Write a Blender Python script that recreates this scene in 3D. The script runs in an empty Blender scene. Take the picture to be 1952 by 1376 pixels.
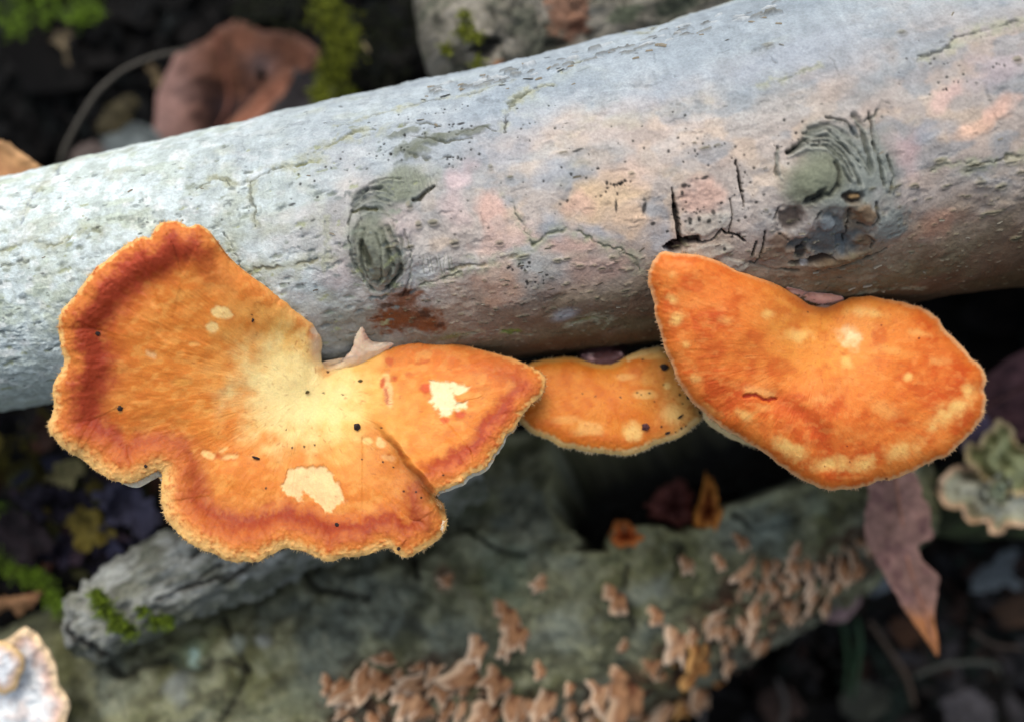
import bpy, math
import numpy as np
from mathutils import Vector, Matrix

SC = bpy.context.scene
COLL = SC.collection
rng = np.random.default_rng(7)

# ------------------------------------------------------------------ frame of reference
# lengths are worked out in tenths of a millimetre or so ("units"): S metres each
S = 0.22 / 1952.0
D = 2169.0                     # camera to working plane, in units
TH = math.radians(62.0)        # the camera looks down by this angle
sT, cT = math.sin(TH), math.cos(TH)
OZ = 1250.0                    # height of the working plane's centre above the ground

def W(a, b, w):                # stage (right, up, toward lens) -> world metres
    a, b, w = np.broadcast_arrays(np.asarray(a, float), np.asarray(b, float), np.asarray(w, float))
    return np.stack([a * S, (b * sT - w * cT) * S, (b * cT + w * sT + OZ) * S], -1)

def P(px, py, w):
    px, py, w = np.broadcast_arrays(np.asarray(px, float), np.asarray(py, float), np.asarray(w, float))
    k = (D - w) / D
    return W((px - 976) * k, (688 - py) * k, w)

def proj(p):                   # world -> (px, py, w)
    X = p[..., 0] / S; Y = p[..., 1] / S; Z = p[..., 2] / S - OZ
    b = Y * sT + Z * cT; w = -Y * cT + Z * sT
    k = D / (D - w)
    return 976 + X * k, 688 - b * k, w

# ------------------------------------------------------------------ camera
cam_d = bpy.data.cameras.new('camera')
cam = bpy.data.objects.new('camera', cam_d); COLL.objects.link(cam)
cam.location = W(0, 0, D).tolist()
cam.rotation_euler = (math.radians(90) - TH, 0, 0)
cam_d.sensor_width = 36.0
cam_d.lens = 36.0 * D / 1952.0
cam_d.clip_start = 0.01
cam_d.clip_end = 200.0
cam_d.dof.use_dof = True
cam_d.dof.focus_distance = (D - 135) * S
cam_d.dof.aperture_fstop = 5.2
SC.camera = cam

# ------------------------------------------------------------------ daylight (overcast)
SUN_EL, SUN_AZ = math.radians(74), math.radians(-25)      # azimuth from +Y (picture top) toward +X
wd = bpy.data.worlds.new('World'); SC.world = wd
wd.use_nodes = True
nt = wd.node_tree; nt.nodes.clear()
sky = nt.nodes.new('ShaderNodeTexSky'); sky.sky_type = 'NISHITA'; sky.sun_disc = False
sky.sun_elevation = SUN_EL; sky.sun_rotation = SUN_AZ
sky.air_density = 1.0; sky.dust_density = 3.0; sky.ozone_density = 1.0
bg = nt.nodes.new('ShaderNodeBackground'); bg.inputs['Strength'].default_value = 0.15
wo = nt.nodes.new('ShaderNodeOutputWorld')
hs = nt.nodes.new('ShaderNodeHueSaturation'); hs.inputs['Saturation'].default_value = 0.5      # cloud veil greys the blue
nt.links.new(sky.outputs[0], hs.inputs['Color']); nt.links.new(hs.outputs[0], bg.inputs[0]); nt.links.new(bg.outputs[0], wo.inputs[0])
sd = bpy.data.lights.new('sun', 'SUN'); sd.energy = 1.5; sd.angle = math.radians(35)
sd.color = (1.0, 0.93, 0.84)
sun = bpy.data.objects.new('sun', sd); COLL.objects.link(sun)
sdir = Vector((math.sin(SUN_AZ) * math.cos(SUN_EL), math.cos(SUN_AZ) * math.cos(SUN_EL), math.sin(SUN_EL)))
sun.rotation_euler = sdir.to_track_quat('Z', 'Y').to_euler()
sun.location = (-0.5, 0.8, 1.5)
SC.view_settings.view_transform = 'Standard'
SC.view_settings.look = 'None'
SC.view_settings.exposure = 0.62
SC.view_settings.gamma = 1.0
SC.view_settings.use_curve_mapping = False
try:
    SC.cycles.use_denoising = True
except Exception:
    pass

# ------------------------------------------------------------------ helpers
KL = 1.30
def c(r, g, b, k=1.0):
    v = np.array([r, g, b], float) / 255.0
    lin = np.where(v <= 0.04045, v / 12.92, ((v + 0.055) / 1.055) ** 2.4)
    return np.minimum(lin / KL * k, 0.85)

_tab = {}
def vn(x, y, seed):
    if seed not in _tab:
        _tab[seed] = np.random.default_rng(1000 + seed).random((256, 256)).astype(np.float32)
    R = _tab[seed]
    xi = np.floor(x); yi = np.floor(y)
    fx = (x - xi).astype(np.float32); fy = (y - yi).astype(np.float32)
    xi = xi.astype(np.int64) & 255; yi = yi.astype(np.int64) & 255
    x1 = (xi + 1) & 255; y1 = (yi + 1) & 255
    fx = fx * fx * (3 - 2 * fx); fy = fy * fy * (3 - 2 * fy)
    a = R[xi, yi]; b = R[x1, yi]; e = R[xi, y1]; f = R[x1, y1]
    return (a + (b - a) * fx) * (1 - fy) + (e + (f - e) * fx) * fy

def fbm(x, y, seed, octv=4, gain=0.5):
    x = np.asarray(x, float); y = np.asarray(y, float)
    t = 0.0; a = 1.0; s = 0.0
    for o in range(octv):
        t = t + a * vn(x * 2 ** o + 17.3 * o, y * 2 ** o - 9.1 * o, seed + o); s += a; a *= gain
    return t / s

def sstep(a, b, x):
    t = np.clip((x - a) / (b - a), 0, 1)
    return t * t * (3 - 2 * t)

def mixc(col, m, colour):
    return col * (1 - m[..., None]) + np.asarray(colour) * m[..., None]

def dist_poly(X, Y, pts, closed=False):
    d = np.full(np.shape(X), 1e9)
    n = len(pts)
    for i in range(n if closed else n - 1):
        x0, y0 = pts[i]; x1, y1 = pts[(i + 1) % n]
        dx, dy = x1 - x0, y1 - y0
        L = dx * dx + dy * dy + 1e-9
        t = np.clip(((X - x0) * dx + (Y - y0) * dy) / L, 0, 1)
        d = np.minimum(d, (X - x0 - t * dx) ** 2 + (Y - y0 - t * dy) ** 2)
    return np.sqrt(d)

def inside(X, Y, pts):
    r = np.zeros(np.shape(X), bool)
    n = len(pts)
    for i in range(n):
        x0, y0 = pts[i]; x1, y1 = pts[(i + 1) % n]
        if y0 == y1: continue
        cnd = ((y0 > Y) != (y1 > Y)) & (X < (x1 - x0) * (Y - y0) / (y1 - y0) + x0)
        r ^= cnd
    return r

def sdf(X, Y, pts):            # negative inside
    d = dist_poly(X, Y, pts, True)
    return np.where(inside(X, Y, pts), -d, d)

def mesh_from(name, V, quads=None, tris=None, col=None, smooth=True):
    me = bpy.data.meshes.new(name)
    V = np.ascontiguousarray(V.reshape(-1, 3), dtype=np.float32)
    me.vertices.add(len(V)); me.vertices.foreach_set('co', V.ravel())
    loops = []; starts = []; off = 0
    if quads is not None and len(quads):
        q = np.asarray(quads, np.int32).reshape(-1, 4)
        loops.append(q.ravel()); starts.append(off + 4 * np.arange(len(q))); off += 4 * len(q)
    if tris is not None and len(tris):
        t = np.asarray(tris, np.int32).reshape(-1, 3)
        loops.append(t.ravel()); starts.append(off + 3 * np.arange(len(t))); off += 3 * len(t)
    loops = np.concatenate(loops).astype(np.int32); starts = np.concatenate(starts).astype(np.int32)
    me.loops.add(len(loops)); me.loops.foreach_set('vertex_index', loops)
    me.polygons.add(len(starts)); me.polygons.foreach_set('loop_start', starts)
    me.update(calc_edges=True)
    me.polygons.foreach_set('use_smooth', np.full(len(starts), smooth, dtype=bool))
    if col is not None:
        ca = me.color_attributes.new('Col', 'FLOAT_COLOR', 'POINT')
        cc = np.ones((len(V), 4), np.float32); cc[:, :3] = np.asarray(col).reshape(-1, 3)
        ca.data.foreach_set('color', cc.ravel())
    me.update()
    return me

def grid_quads(n, m, wrap=True):
    i = np.arange(n - 1)[:, None]; j = np.arange(m if wrap else m - 1)[None, :]
    j2 = (j + 1) % m
    return np.stack([i * m + j + 0 * j2, i * m + j2, (i + 1) * m + j2, (i + 1) * m + j], -1).reshape(-1, 4)

def link(name, me, mat, parent=None, loc=None, kind=None):
    o = bpy.data.objects.new(name, me)
    COLL.objects.link(o)
    if mat is not None and len(me.materials) == 0: me.materials.append(mat)
    if parent is not None: o.parent = parent
    if loc is not None: o.location = loc
    if kind: o['kind'] = kind
    return o

def tag(o, label, cat, group=None, kind=None):
    o['label'] = label; o['category'] = cat
    if group: o['group'] = group
    if kind: o['kind'] = kind
    return o

def thing(name, loc, label, cat, group=None):
    o = bpy.data.objects.new(name, None); COLL.objects.link(o)
    o.empty_display_size = 0.01
    o.location = [float(v) for v in loc]
    return tag(o, label, cat, group)

# ------------------------------------------------------------------ materials
def material(name, rough=0.7, spec=0.3, nscale=1500, nvar=0.15, bump=0.3, bdist=0.0003, sss=0.0, rad=(0.002, 0.0008, 0.0003),
             voronoi=None, rvar=0.0, trans=0.0, big=None, stretch=None, randhue=0.0):
    m = bpy.data.materials.new(name); m.use_nodes = True
    t = m.node_tree; N = t.nodes; L = t.links
    p = N['Principled BSDF']
    at = N.new('ShaderNodeAttribute'); at.attribute_name = 'Col'
    tc = N.new('ShaderNodeTexCoord')
    vec = tc.outputs['Object']
    if stretch:
        mp = N.new('ShaderNodeMapping'); mp.inputs['Scale'].default_value = stretch
        L.new(vec, mp.inputs['Vector']); vec = mp.outputs['Vector']
    nz = N.new('ShaderNodeTexNoise'); nz.inputs['Scale'].default_value = nscale
    nz.inputs['Detail'].default_value = 5; nz.inputs['Roughness'].default_value = 0.65
    L.new(vec, nz.inputs['Vector'])
    mr = N.new('ShaderNodeMapRange')
    mr.inputs['From Min'].default_value = 0.3; mr.inputs['From Max'].default_value = 0.7
    mr.inputs['To Min'].default_value = 1 - nvar; mr.inputs['To Max'].default_value = 1 + nvar
    L.new(nz.outputs['Fac'], mr.inputs['Value'])
    mul = N.new('ShaderNodeVectorMath'); mul.operation = 'SCALE'
    L.new(at.outputs['Color'], mul.inputs[0]); L.new(mr.outputs['Result'], mul.inputs['Scale'])
    colout = mul.outputs['Vector']
    if big:
        n2 = N.new('ShaderNodeTexNoise'); n2.inputs['Scale'].default_value = big[0]; n2.inputs['Detail'].default_value = 3
        L.new(tc.outputs['Object'], n2.inputs['Vector'])
        m2 = N.new('ShaderNodeMapRange'); m2.inputs['From Min'].default_value = 0.35; m2.inputs['From Max'].default_value = 0.65
        m2.inputs['To Min'].default_value = 1 - big[1]; m2.inputs['To Max'].default_value = 1 + big[1]
        L.new(n2.outputs['Fac'], m2.inputs['Value'])
        k2 = N.new('ShaderNodeVectorMath'); k2.operation = 'SCALE'
        L.new(colout, k2.inputs[0]); L.new(m2.outputs['Result'], k2.inputs['Scale']); colout = k2.outputs['Vector']
    if randhue:
        oi = N.new('ShaderNodeObjectInfo')
        m3 = N.new('ShaderNodeMapRange'); m3.inputs['To Min'].default_value = 1 - randhue; m3.inputs['To Max'].default_value = 1 + randhue
        L.new(oi.outputs['Random'], m3.inputs['Value'])
        k3 = N.new('ShaderNodeVectorMath'); k3.operation = 'SCALE'
        L.new(colout, k3.inputs[0]); L.new(m3.outputs['Result'], k3.inputs['Scale']); colout = k3.outputs['Vector']
    L.new(colout, p.inputs['Base Color'])
    p.inputs['Roughness'].default_value = rough
    p.inputs['Specular IOR Level'].default_value = spec
    if rvar:
        m4 = N.new('ShaderNodeMapRange'); m4.inputs['From Min'].default_value = 0.3; m4.inputs['From Max'].default_value = 0.7
        m4.inputs['To Min'].default_value = rough - rvar; m4.inputs['To Max'].default_value = rough + rvar
        L.new(nz.outputs['Fac'], m4.inputs['Value']); L.new(m4.outputs['Result'], p.inputs['Roughness'])
    if sss:
        p.inputs['Subsurface Weight'].default_value = sss
        p.inputs['Subsurface Radius'].default_value = (1, 0.45, 0.2)
        p.inputs['Subsurface Scale'].default_value = rad[0]
    hsrc = nz.outputs['Fac']
    if voronoi:
        vo = N.new('ShaderNodeTexVoronoi'); vo.inputs['Scale'].default_value = voronoi
        L.new(tc.outputs['Object'], vo.inputs['Vector'])
        ad = N.new('ShaderNodeMath'); ad.operation = 'ADD'
        L.new(nz.outputs['Fac'], ad.inputs[0]); L.new(vo.outputs['Distance'], ad.inputs[1]); hsrc = ad.outputs[0]
    if bump:
        bp = N.new('ShaderNodeBump'); bp.inputs['Strength'].default_value = bump; bp.inputs['Distance'].default_value = bdist
        L.new(hsrc, bp.inputs['Height']); L.new(bp.outputs['Normal'], p.inputs['Normal'])
    if trans:
        tr = N.new('ShaderNodeBsdfTranslucent'); mx = N.new('ShaderNodeMixShader'); mx.inputs['Fac'].default_value = trans
        L.new(colout, tr.inputs['Color'])
        L.new(p.outputs[0], mx.inputs[1]); L.new(tr.outputs[0], mx.inputs[2])
        L.new(mx.outputs[0], N['Material Output'].inputs['Surface'])
    return m

M_bark = material('pale_bark', rough=0.75, spec=0.2, nscale=1700, nvar=0.17, bump=0.6, bdist=0.0005, big=(420, 0.06), rvar=0.1)
M_bark2 = material('mossy_bark', rough=0.8, spec=0.2, nscale=700, nvar=0.28, bump=0.7, bdist=0.0012, big=(150, 0.2))
M_cap = material('mushroom_skin', rough=0.6, spec=0.3, nscale=2600, nvar=0.1, bump=0.3, bdist=0.0002, sss=0.22, rad=(0.0022,), rvar=0.1)
M_fringe = material('mushroom_fringe', rough=0.7, spec=0.2, nscale=2000, nvar=0.1, bump=0, sss=0.15, trans=0.2)
M_pore = material('mushroom_pores', rough=0.75, spec=0.2, nscale=1500, nvar=0.06, bump=0.6, bdist=0.0006, sss=0.25, voronoi=900)
M_flesh = material('mushroom_flesh', rough=0.55, spec=0.35, nscale=900, nvar=0.12, bump=0.4, bdist=0.0004, sss=0.25)
M_crumb = material('soil_crumb', rough=0.7, spec=0.3, nscale=3000, nvar=0.3, bump=0.4, bdist=0.0002)
M_leaf = material('dead_leaf', rough=0.75, spec=0.14, nscale=500, nvar=0.22, bump=0.5, bdist=0.0008, big=(130, 0.2), trans=0.12)
M_moss = material('moss', rough=0.7, spec=0.25, nscale=400, nvar=0.35, bump=0, trans=0.25)
M_soil = material('soil', rough=0.95, spec=0.06, nscale=350, nvar=0.45, bump=0.9, bdist=0.004)
M_shelf = material('shelf_fungus', rough=0.75, spec=0.2, nscale=900, nvar=0.15, bump=0.4, bdist=0.0005, big=(250, 0.15), randhue=0.28)
M_stem = material('dry_stem', rough=0.7, spec=0.25, nscale=800, nvar=0.2, bump=0.3, bdist=0.0004)

# ------------------------------------------------------------------ ground
def ground_z(X, Y):            # metres
    x = X / S; y = Y / S
    bank = np.clip((y - 250) / 1500, 0, 1)
    bank = 1050 * (bank * bank * (3 - 2 * bank)) + 160 * sstep(1700, 9000, y)
    n = (fbm(x / 330 + 31, y / 330 + 57, 60, 4) - 0.5) * 260 + (fbm(x / 70 + 11, y / 70 + 7, 66, 3) - 0.5) * 90
    far = np.exp(-((x / 9000) ** 2 + (y / 9000) ** 2))
    return (bank + n * (0.3 + 0.7 * far) - 160) * S

def ground_w(px, py):
    for w in np.arange(-250, -6000, -15.0):
        p = P(px, py, w)
        if p[2] <= ground_z(p[0], p[1]): return float(w)
    return -3000.0

gq = np.linspace(-1, 1, 321)
gx = (np.sinh(gq * 6.2) / np.sinh(6.2)) * 25.0 + gq * 0.42
GX, GY = np.meshgrid(gx, gx + 0.06, indexing='ij')
GZ = ground_z(GX, GY)
gc = np.zeros(GX.shape + (3,))
gn = fbm(GX / S / 90 + 5, GY / S / 90 + 5, 70, 4)
gc[:] = c(14, 13, 12)
gc = mixc(gc, sstep(0.5, 0.75, gn), c(28, 24, 20))
gc = mixc(gc, sstep(0.52, 0.3, gn), c(11, 13, 11))
ground = link('ground', mesh_from('ground', np.stack([GX, GY, GZ], -1), grid_quads(321, 321, False), col=gc), M_soil)
ground['kind'] = 'structure'; ground['label'] = 'dark damp woodland soil under the logs'

# ------------------------------------------------------------------ logs
class Log:
    def __init__(self, ux, cy, ra, aw, useg, phis, smooth=40):
        """useg: parameter samples, ux/cy/ra/aw: control columns (x in picture plane, centre height, apparent radius, depth)"""
        u = np.asarray(useg, float); self.u = u
        def cv(v):
            f = np.linspace(min(ux), max(ux), 2000); g = np.interp(f, ux, v)
            k = max(3, int(smooth / (f[1] - f[0])))
            ker = np.hanning(2 * k + 1); ker /= ker.sum()
            g = np.convolve(np.pad(g, k, mode='edge') if False else np.concatenate([g[0] - (g[1] - g[0]) * np.arange(k, 0, -1), g, g[-1] + (g[-1] - g[-2]) * np.arange(1, k + 1)]), ker, 'valid')
            return np.interp(u, f, g)
        w = cv(aw); k = (D - w) / D
        A = np.stack([(u - 976) * k, (688 - cv(cy)) * k, w], -1)
        self.R = cv(ra) * k
        T = np.gradient(A, axis=0); T /= np.linalg.norm(T, axis=1)[:, None]
        n2 = np.array([0, 0, 1.0]) - T * T[:, 2:3]; n2 /= np.linalg.norm(n2, axis=1)[:, None]
        n1 = np.cross(n2, T)
        self.A, self.n1, self.n2, self.T = A, n1, n2, T
        self.s = np.concatenate([[0], np.cumsum(np.linalg.norm(np.diff(A, axis=0), axis=1))])
        self.s -= np.interp(976, u, self.s)
        self.phi = np.asarray(phis, float)
        self.V = self.R[:, None] * self.phi[None, :]
        self.Sg = np.broadcast_to(self.s[:, None], self.V.shape)
        self.nrm = n1[:, None, :] * np.sin(self.phi)[None, :, None] + n2[:, None, :] * np.cos(self.phi)[None, :, None]
        self.disp = np.zeros(self.V.shape)
        self.col = np.zeros(self.V.shape + (3,))
        self.update()
        st = max(1, len(u) // 450); sp = max(1, len(phis) // 200)
        fr = np.abs(self.phi) < math.radians(97)
        Rb = np.broadcast_to(self.R[:, None], self.V.shape)
        self._lp = tuple(q[::st][:, fr][:, ::sp].ravel() for q in (self.px, self.py, self.Sg, self.V, Rb))
    def update(self):
        st = self.A[:, None, :] + self.nrm * (self.R[:, None] + self.disp)[..., None]
        self.st = st
        k = D / (D - st[..., 2])
        self.px = 976 + st[..., 0] * k; self.py = 688 - st[..., 1] * k
    def sv(self, x, y):
        i = np.argmin((self._lp[0] - x) ** 2 + (self._lp[1] - y) ** 2)
        return self._lp[2][i], self._lp[3][i], self._lp[4][i]
    def win(self, s0, s1, v0, v1, R):
        i0, i1 = np.searchsorted(self.s, [s0, s1]); j0, j1 = np.searchsorted(self.phi, [v0 / R, v1 / R])
        return (slice(max(0, i0 - 1), i1 + 1), slice(max(0, j0 - 1), j1 + 1))
    def ell_sv(self, s, v, R, rx, ry, ang=0, soft=0.4, warp=0.0, ws=12, seed=3):
        r = max(rx, ry) * (1.1 + warp)
        sl = self.win(s - r, s + r, v - r, v + r, R)
        ds = self.Sg[sl] - s; dv = self.V[sl] - v
        if warp: 
            ds = ds + (fbm(self.Sg[sl] / ws, self.V[sl] / ws, seed, 3) - .5) * 2 * warp * rx
            dv = dv + (fbm(self.Sg[sl] / ws + 40, self.V[sl] / ws, seed, 3) - .5) * 2 * warp * ry
        ca, sa = math.cos(math.radians(ang)), math.sin(math.radians(ang))
        d = np.hypot((ds * ca + dv * sa) / rx, (-ds * sa + dv * ca) / ry)
        return sl, 1 - sstep(1 - soft, 1, d)
    def ell(self, x, y, rx, ry, ang=0, **k):
        s, v, R = self.sv(x, y)
        return self.ell_sv(s, v, R, rx, ry, ang, **k)
    def line(self, pts, wd, soft=0.5, warp=3.0, taper=False, seed=5):
        q = [self.sv(*p) for p in pts]
        R = q[0][2]; xs = [a[0] for a in q]; vs = [a[1] for a in q]
        pad = wd + warp * 2 + 6
        sl = self.win(min(xs) - pad, max(xs) + pad, min(vs) - pad, max(vs) + pad, R)
        X = self.Sg[sl]; Y = self.V[sl]
        if warp:
            X = X + (fbm(X / 9, Y / 9, seed, 3) - .5) * 2 * warp; Y = Y + (fbm(X / 9 + 70, Y / 9, seed, 3) - .5) * 2 * warp
        d = dist_poly(X, Y, list(zip(xs, vs)))
        h = wd / 2
        if taper:
            d = d / (0.35 + 1.3 * fbm(X / 25, Y / 25, seed + 9, 2))
        return sl, 1 - sstep(h * (1 - soft), h * (1 + soft), d)
    def paint(self, sm, colour, a=1.0):
        sl, m = sm
        self.col[sl] = mixc(self.col[sl], m * a, colour)
    def bump(self, sm, h):
        sl, m = sm
        self.disp[sl] += m * h
    def finish(self, name, part, mat, parent):
        self.update()
        V = W(self.st[..., 0], self.st[..., 1], self.st[..., 2]) - np.array(parent.location)
        n, m = self.V.shape
        # close both ends
        e0 = V[0].mean(0); e1 = V[-1].mean(0)
        verts = np.concatenate([V.reshape(-1, 3), [e0, e1]])
        j = np.arange(m)
        t0 = np.stack([np.full(m, n * m), (j + 1) % m, j], -1)
        t1 = np.stack([np.full(m, n * m + 1), (n - 1) * m + j, (n - 1) * m + (j + 1) % m], -1)
        col = np.concatenate([self.col.reshape(-1, 3), [self.col[0].mean(0), self.col[-1].mean(0)]])
        q = grid_quads(n, m, True)[:, ::-1]
        me = mesh_from(part, verts, q, np.concatenate([t0[:, ::-1], t1[:, ::-1]]), col)
        self.obj = link(part, me, mat, parent)
        return self.obj

def phis(nd, ns, half=108):
    h = math.radians(half)
    a = np.linspace(-h, h, nd)
    b = np.linspace(h, math.pi, ns + 2)[1:]
    e = np.linspace(-math.pi, -h, ns + 2)[1:-1]
    return np.concatenate([e, a, b])

# ---- the pale log with the bracket mushrooms
useg = np.concatenate([np.linspace(-1500, -110, 26)[:-1], np.linspace(-110, 2070, 1340), np.linspace(2070, 3600, 28)[1:]])
lg = Log([-1500, -500, 0, 500, 1000, 1250, 1800, 1952, 2500, 3600],
         [830, 652, 563, 480, 405, 356, 242, 210, 100, -120],
         [190, 206, 214, 247, 280, 291, 322, 329, 340, 350],
         [-180, -140, -120, -105, -95, -90, -85, -85, -80, -80], useg, phis(560, 22), 180)
Sg, V, R = lg.Sg, lg.V, lg.R[:, None]
PX, PY = lg.px.copy(), lg.py.copy()
ph = np.broadcast_to(lg.phi[None, :], V.shape)
uu = np.broadcast_to(useg[:, None], V.shape)
right = sstep(250, 1050, uu)                              # how far along the log, 0 the white end
# shape
lg.disp += (fbm(Sg / 260, V / 200, 1, 3) - .5) * 16 + (fbm(Sg / 45, V / 45, 4, 4) - .5) * 9 + (fbm(Sg / 13, V / 11, 8, 3) - .5) * 4.5 * sstep(.35, .6, fbm(Sg / 120 + 7, V / 100, 9, 2))
# colour: chalky lichen film over grey-pink bark
f1 = fbm(Sg / 150 + 3, V / 110, 10, 5)
f2 = fbm(Sg / 35, V / 30, 16, 4)
f3 = fbm(Sg / 12, V / 40, 21, 4)                          # brushed round the stem
f4 = fbm(Sg / 60, V / 12, 26, 3)
col = np.empty(V.shape + (3,))
col[:] = c(216, 229, 228)
col = mixc(col, sstep(0.45, 0.7, f2) * 0.7 * (1 - right), c(186, 198, 190))
col = mixc(col, sstep(0.5, 0.68, fbm(Sg / 14, V / 11, 38, 4)) * .55 * (1 - .6 * right), c(174, 184, 176))
col = mixc(col, sstep(0.46, 0.3, fbm(Sg / 20 + 9, V / 16, 39, 4)) * .6, c(240, 244, 240) * (1 - .0))
col = mixc(col, sstep(0.55, 0.7, fbm(Sg / 50 + 19, V / 34, 37, 4)) * .4 * (1 - right), c(188, 198, 164))
grey = c(170, 176, 176)
col = mixc(col, np.clip(right * 0.9 + (f1 - .5) * 0.9 * right, 0, 1), grey)
col = mixc(col, right * sstep(0.5, 0.72, f1) * 0.65, c(142, 150, 153))
pinkz = right * sstep(0.42, 0.62, fbm(Sg / 130 + 50, V / 90, 31, 4)) * sstep(0.75, 0.25, (V / R))
col = mixc(col, pinkz * 0.6, c(196, 178, 166))
col = mixc(col, sstep(0.58, 0.8, fbm(Sg / 70 + 9, V / 45, 36, 4)) * 0.5, c(178, 182, 158))
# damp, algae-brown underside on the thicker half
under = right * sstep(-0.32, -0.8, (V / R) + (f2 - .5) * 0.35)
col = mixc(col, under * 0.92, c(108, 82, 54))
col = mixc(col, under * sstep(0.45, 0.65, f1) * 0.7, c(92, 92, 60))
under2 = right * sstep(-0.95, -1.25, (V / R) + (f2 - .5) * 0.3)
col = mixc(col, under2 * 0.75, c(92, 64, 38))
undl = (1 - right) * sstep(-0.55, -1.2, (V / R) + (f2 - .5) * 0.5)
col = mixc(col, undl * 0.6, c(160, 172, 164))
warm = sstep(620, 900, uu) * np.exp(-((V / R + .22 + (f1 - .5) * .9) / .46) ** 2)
col = mixc(col, right * sstep(.15, .55, V / R + (f1 - .5) * .6) * .6, c(168, 182, 192))  # sky-blue tint of the upper side put into the bark colour
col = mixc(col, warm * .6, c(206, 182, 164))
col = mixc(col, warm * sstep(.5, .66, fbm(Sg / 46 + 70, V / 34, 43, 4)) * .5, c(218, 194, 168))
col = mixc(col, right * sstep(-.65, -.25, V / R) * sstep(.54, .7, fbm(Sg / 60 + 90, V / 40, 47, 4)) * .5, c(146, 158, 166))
col *= (1 - .17 * sstep(900, 1900, uu))[..., None]
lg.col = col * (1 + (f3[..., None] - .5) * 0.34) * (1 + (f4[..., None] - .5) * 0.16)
del col
OLIVE = c(140, 140, 100); DARK = c(52, 50, 44); OLD = c(112, 112, 84)
# salmon and buff patches where the film is rubbed away
for (x, y, rx, ry, a, cc, al) in [
    (1150, 380, 90, 45, 10, c(232, 200, 160), .8), (1200, 420, 70, 40, -20, c(232, 198, 164), .8), (1200, 330, 70, 40, 10, c(226, 196, 176), .6),
    (1340, 375, 48, 38, 0, c(226, 184, 164), .7), (1290, 280, 60, 30, 20, c(214, 200, 188), .5), (1110, 390, 40, 26, -10, c(226, 186, 166), .7),
    (945, 410, 42, 40, 20, c(226, 184, 166), .75), (960, 460, 70, 30, 10, c(218, 180, 164), .6), (960, 530, 60, 60, 10, c(208, 164, 134), .6),
    (1080, 470, 70, 26, -8, c(206, 166, 154), .6), (1120, 520, 90, 40, 0, c(190, 154, 140), .5), (870, 340, 45, 35, 30, c(220, 196, 196), .7),
    (860, 400, 40, 50, 0, c(214, 188, 184), .5), (1800, 190, 60, 26, 20, c(224, 188, 176), .65), (1870, 235, 60, 20, 18, c(238, 196, 168), .8),
    (1910, 205, 50, 22, 25, c(232, 190, 170), .7), (1730, 290, 40, 50, 0, c(200, 168, 166), .6), (1790, 430, 70, 50, 5, c(176, 132, 108), .6),
    (1900, 130, 70, 40, 10, c(206, 188, 190), .5), (760, 430, 40, 50, 0, c(206, 186, 180), .5), (640, 520, 70, 40, 0, c(196, 182, 180), .6)]:
    lg.paint(lg.ell(x, y, rx, ry, a, soft=.7, warp=.55, ws=40, seed=41), cc, al)
for (x, y, rx, ry, a) in [(1060, 430, 30, 45, 20), (1250, 450, 60, 40, -30), (1130, 450, 60, 14, -25), (1060, 330, 60, 40, 10), (1080, 600, 40, 24, 0),
                          (960, 300, 60, 40, 0), (1780, 250, 50, 24, 10), (1450, 130, 120, 40, 12), (1560, 90, 130, 40, 12), (1250, 180, 120, 40, 12)]:
    lg.paint(lg.ell(x, y, rx, ry, a, soft=.8, warp=.5, ws=40, seed=45), c(166, 174, 182), .6)

def crack(pts, wd, colour, depth=3.0, halo=None, warp=5, taper=True, al=.8, seed=5):
    if halo is not None:
        sl, m = lg.line(pts, wd * 3.2, .95, warp * 1.6, True, seed + 3)
        lg.paint((sl, m * sstep(.3, .6, fbm(lg.Sg[sl] / 16, lg.V[sl] / 16, seed + 30, 3))), halo, .6)
    sl, m = lg.line(pts, wd * .8, .7, warp, taper, seed)
    m = m * (.25 + .75 * sstep(.34, .56, fbm(lg.Sg[sl] / 20 + 5, lg.V[sl] / 20, seed + 20, 3)))
    sm = (sl, m)
    lg.paint(sm, colour, al); lg.bump(sm, -depth)

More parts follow.
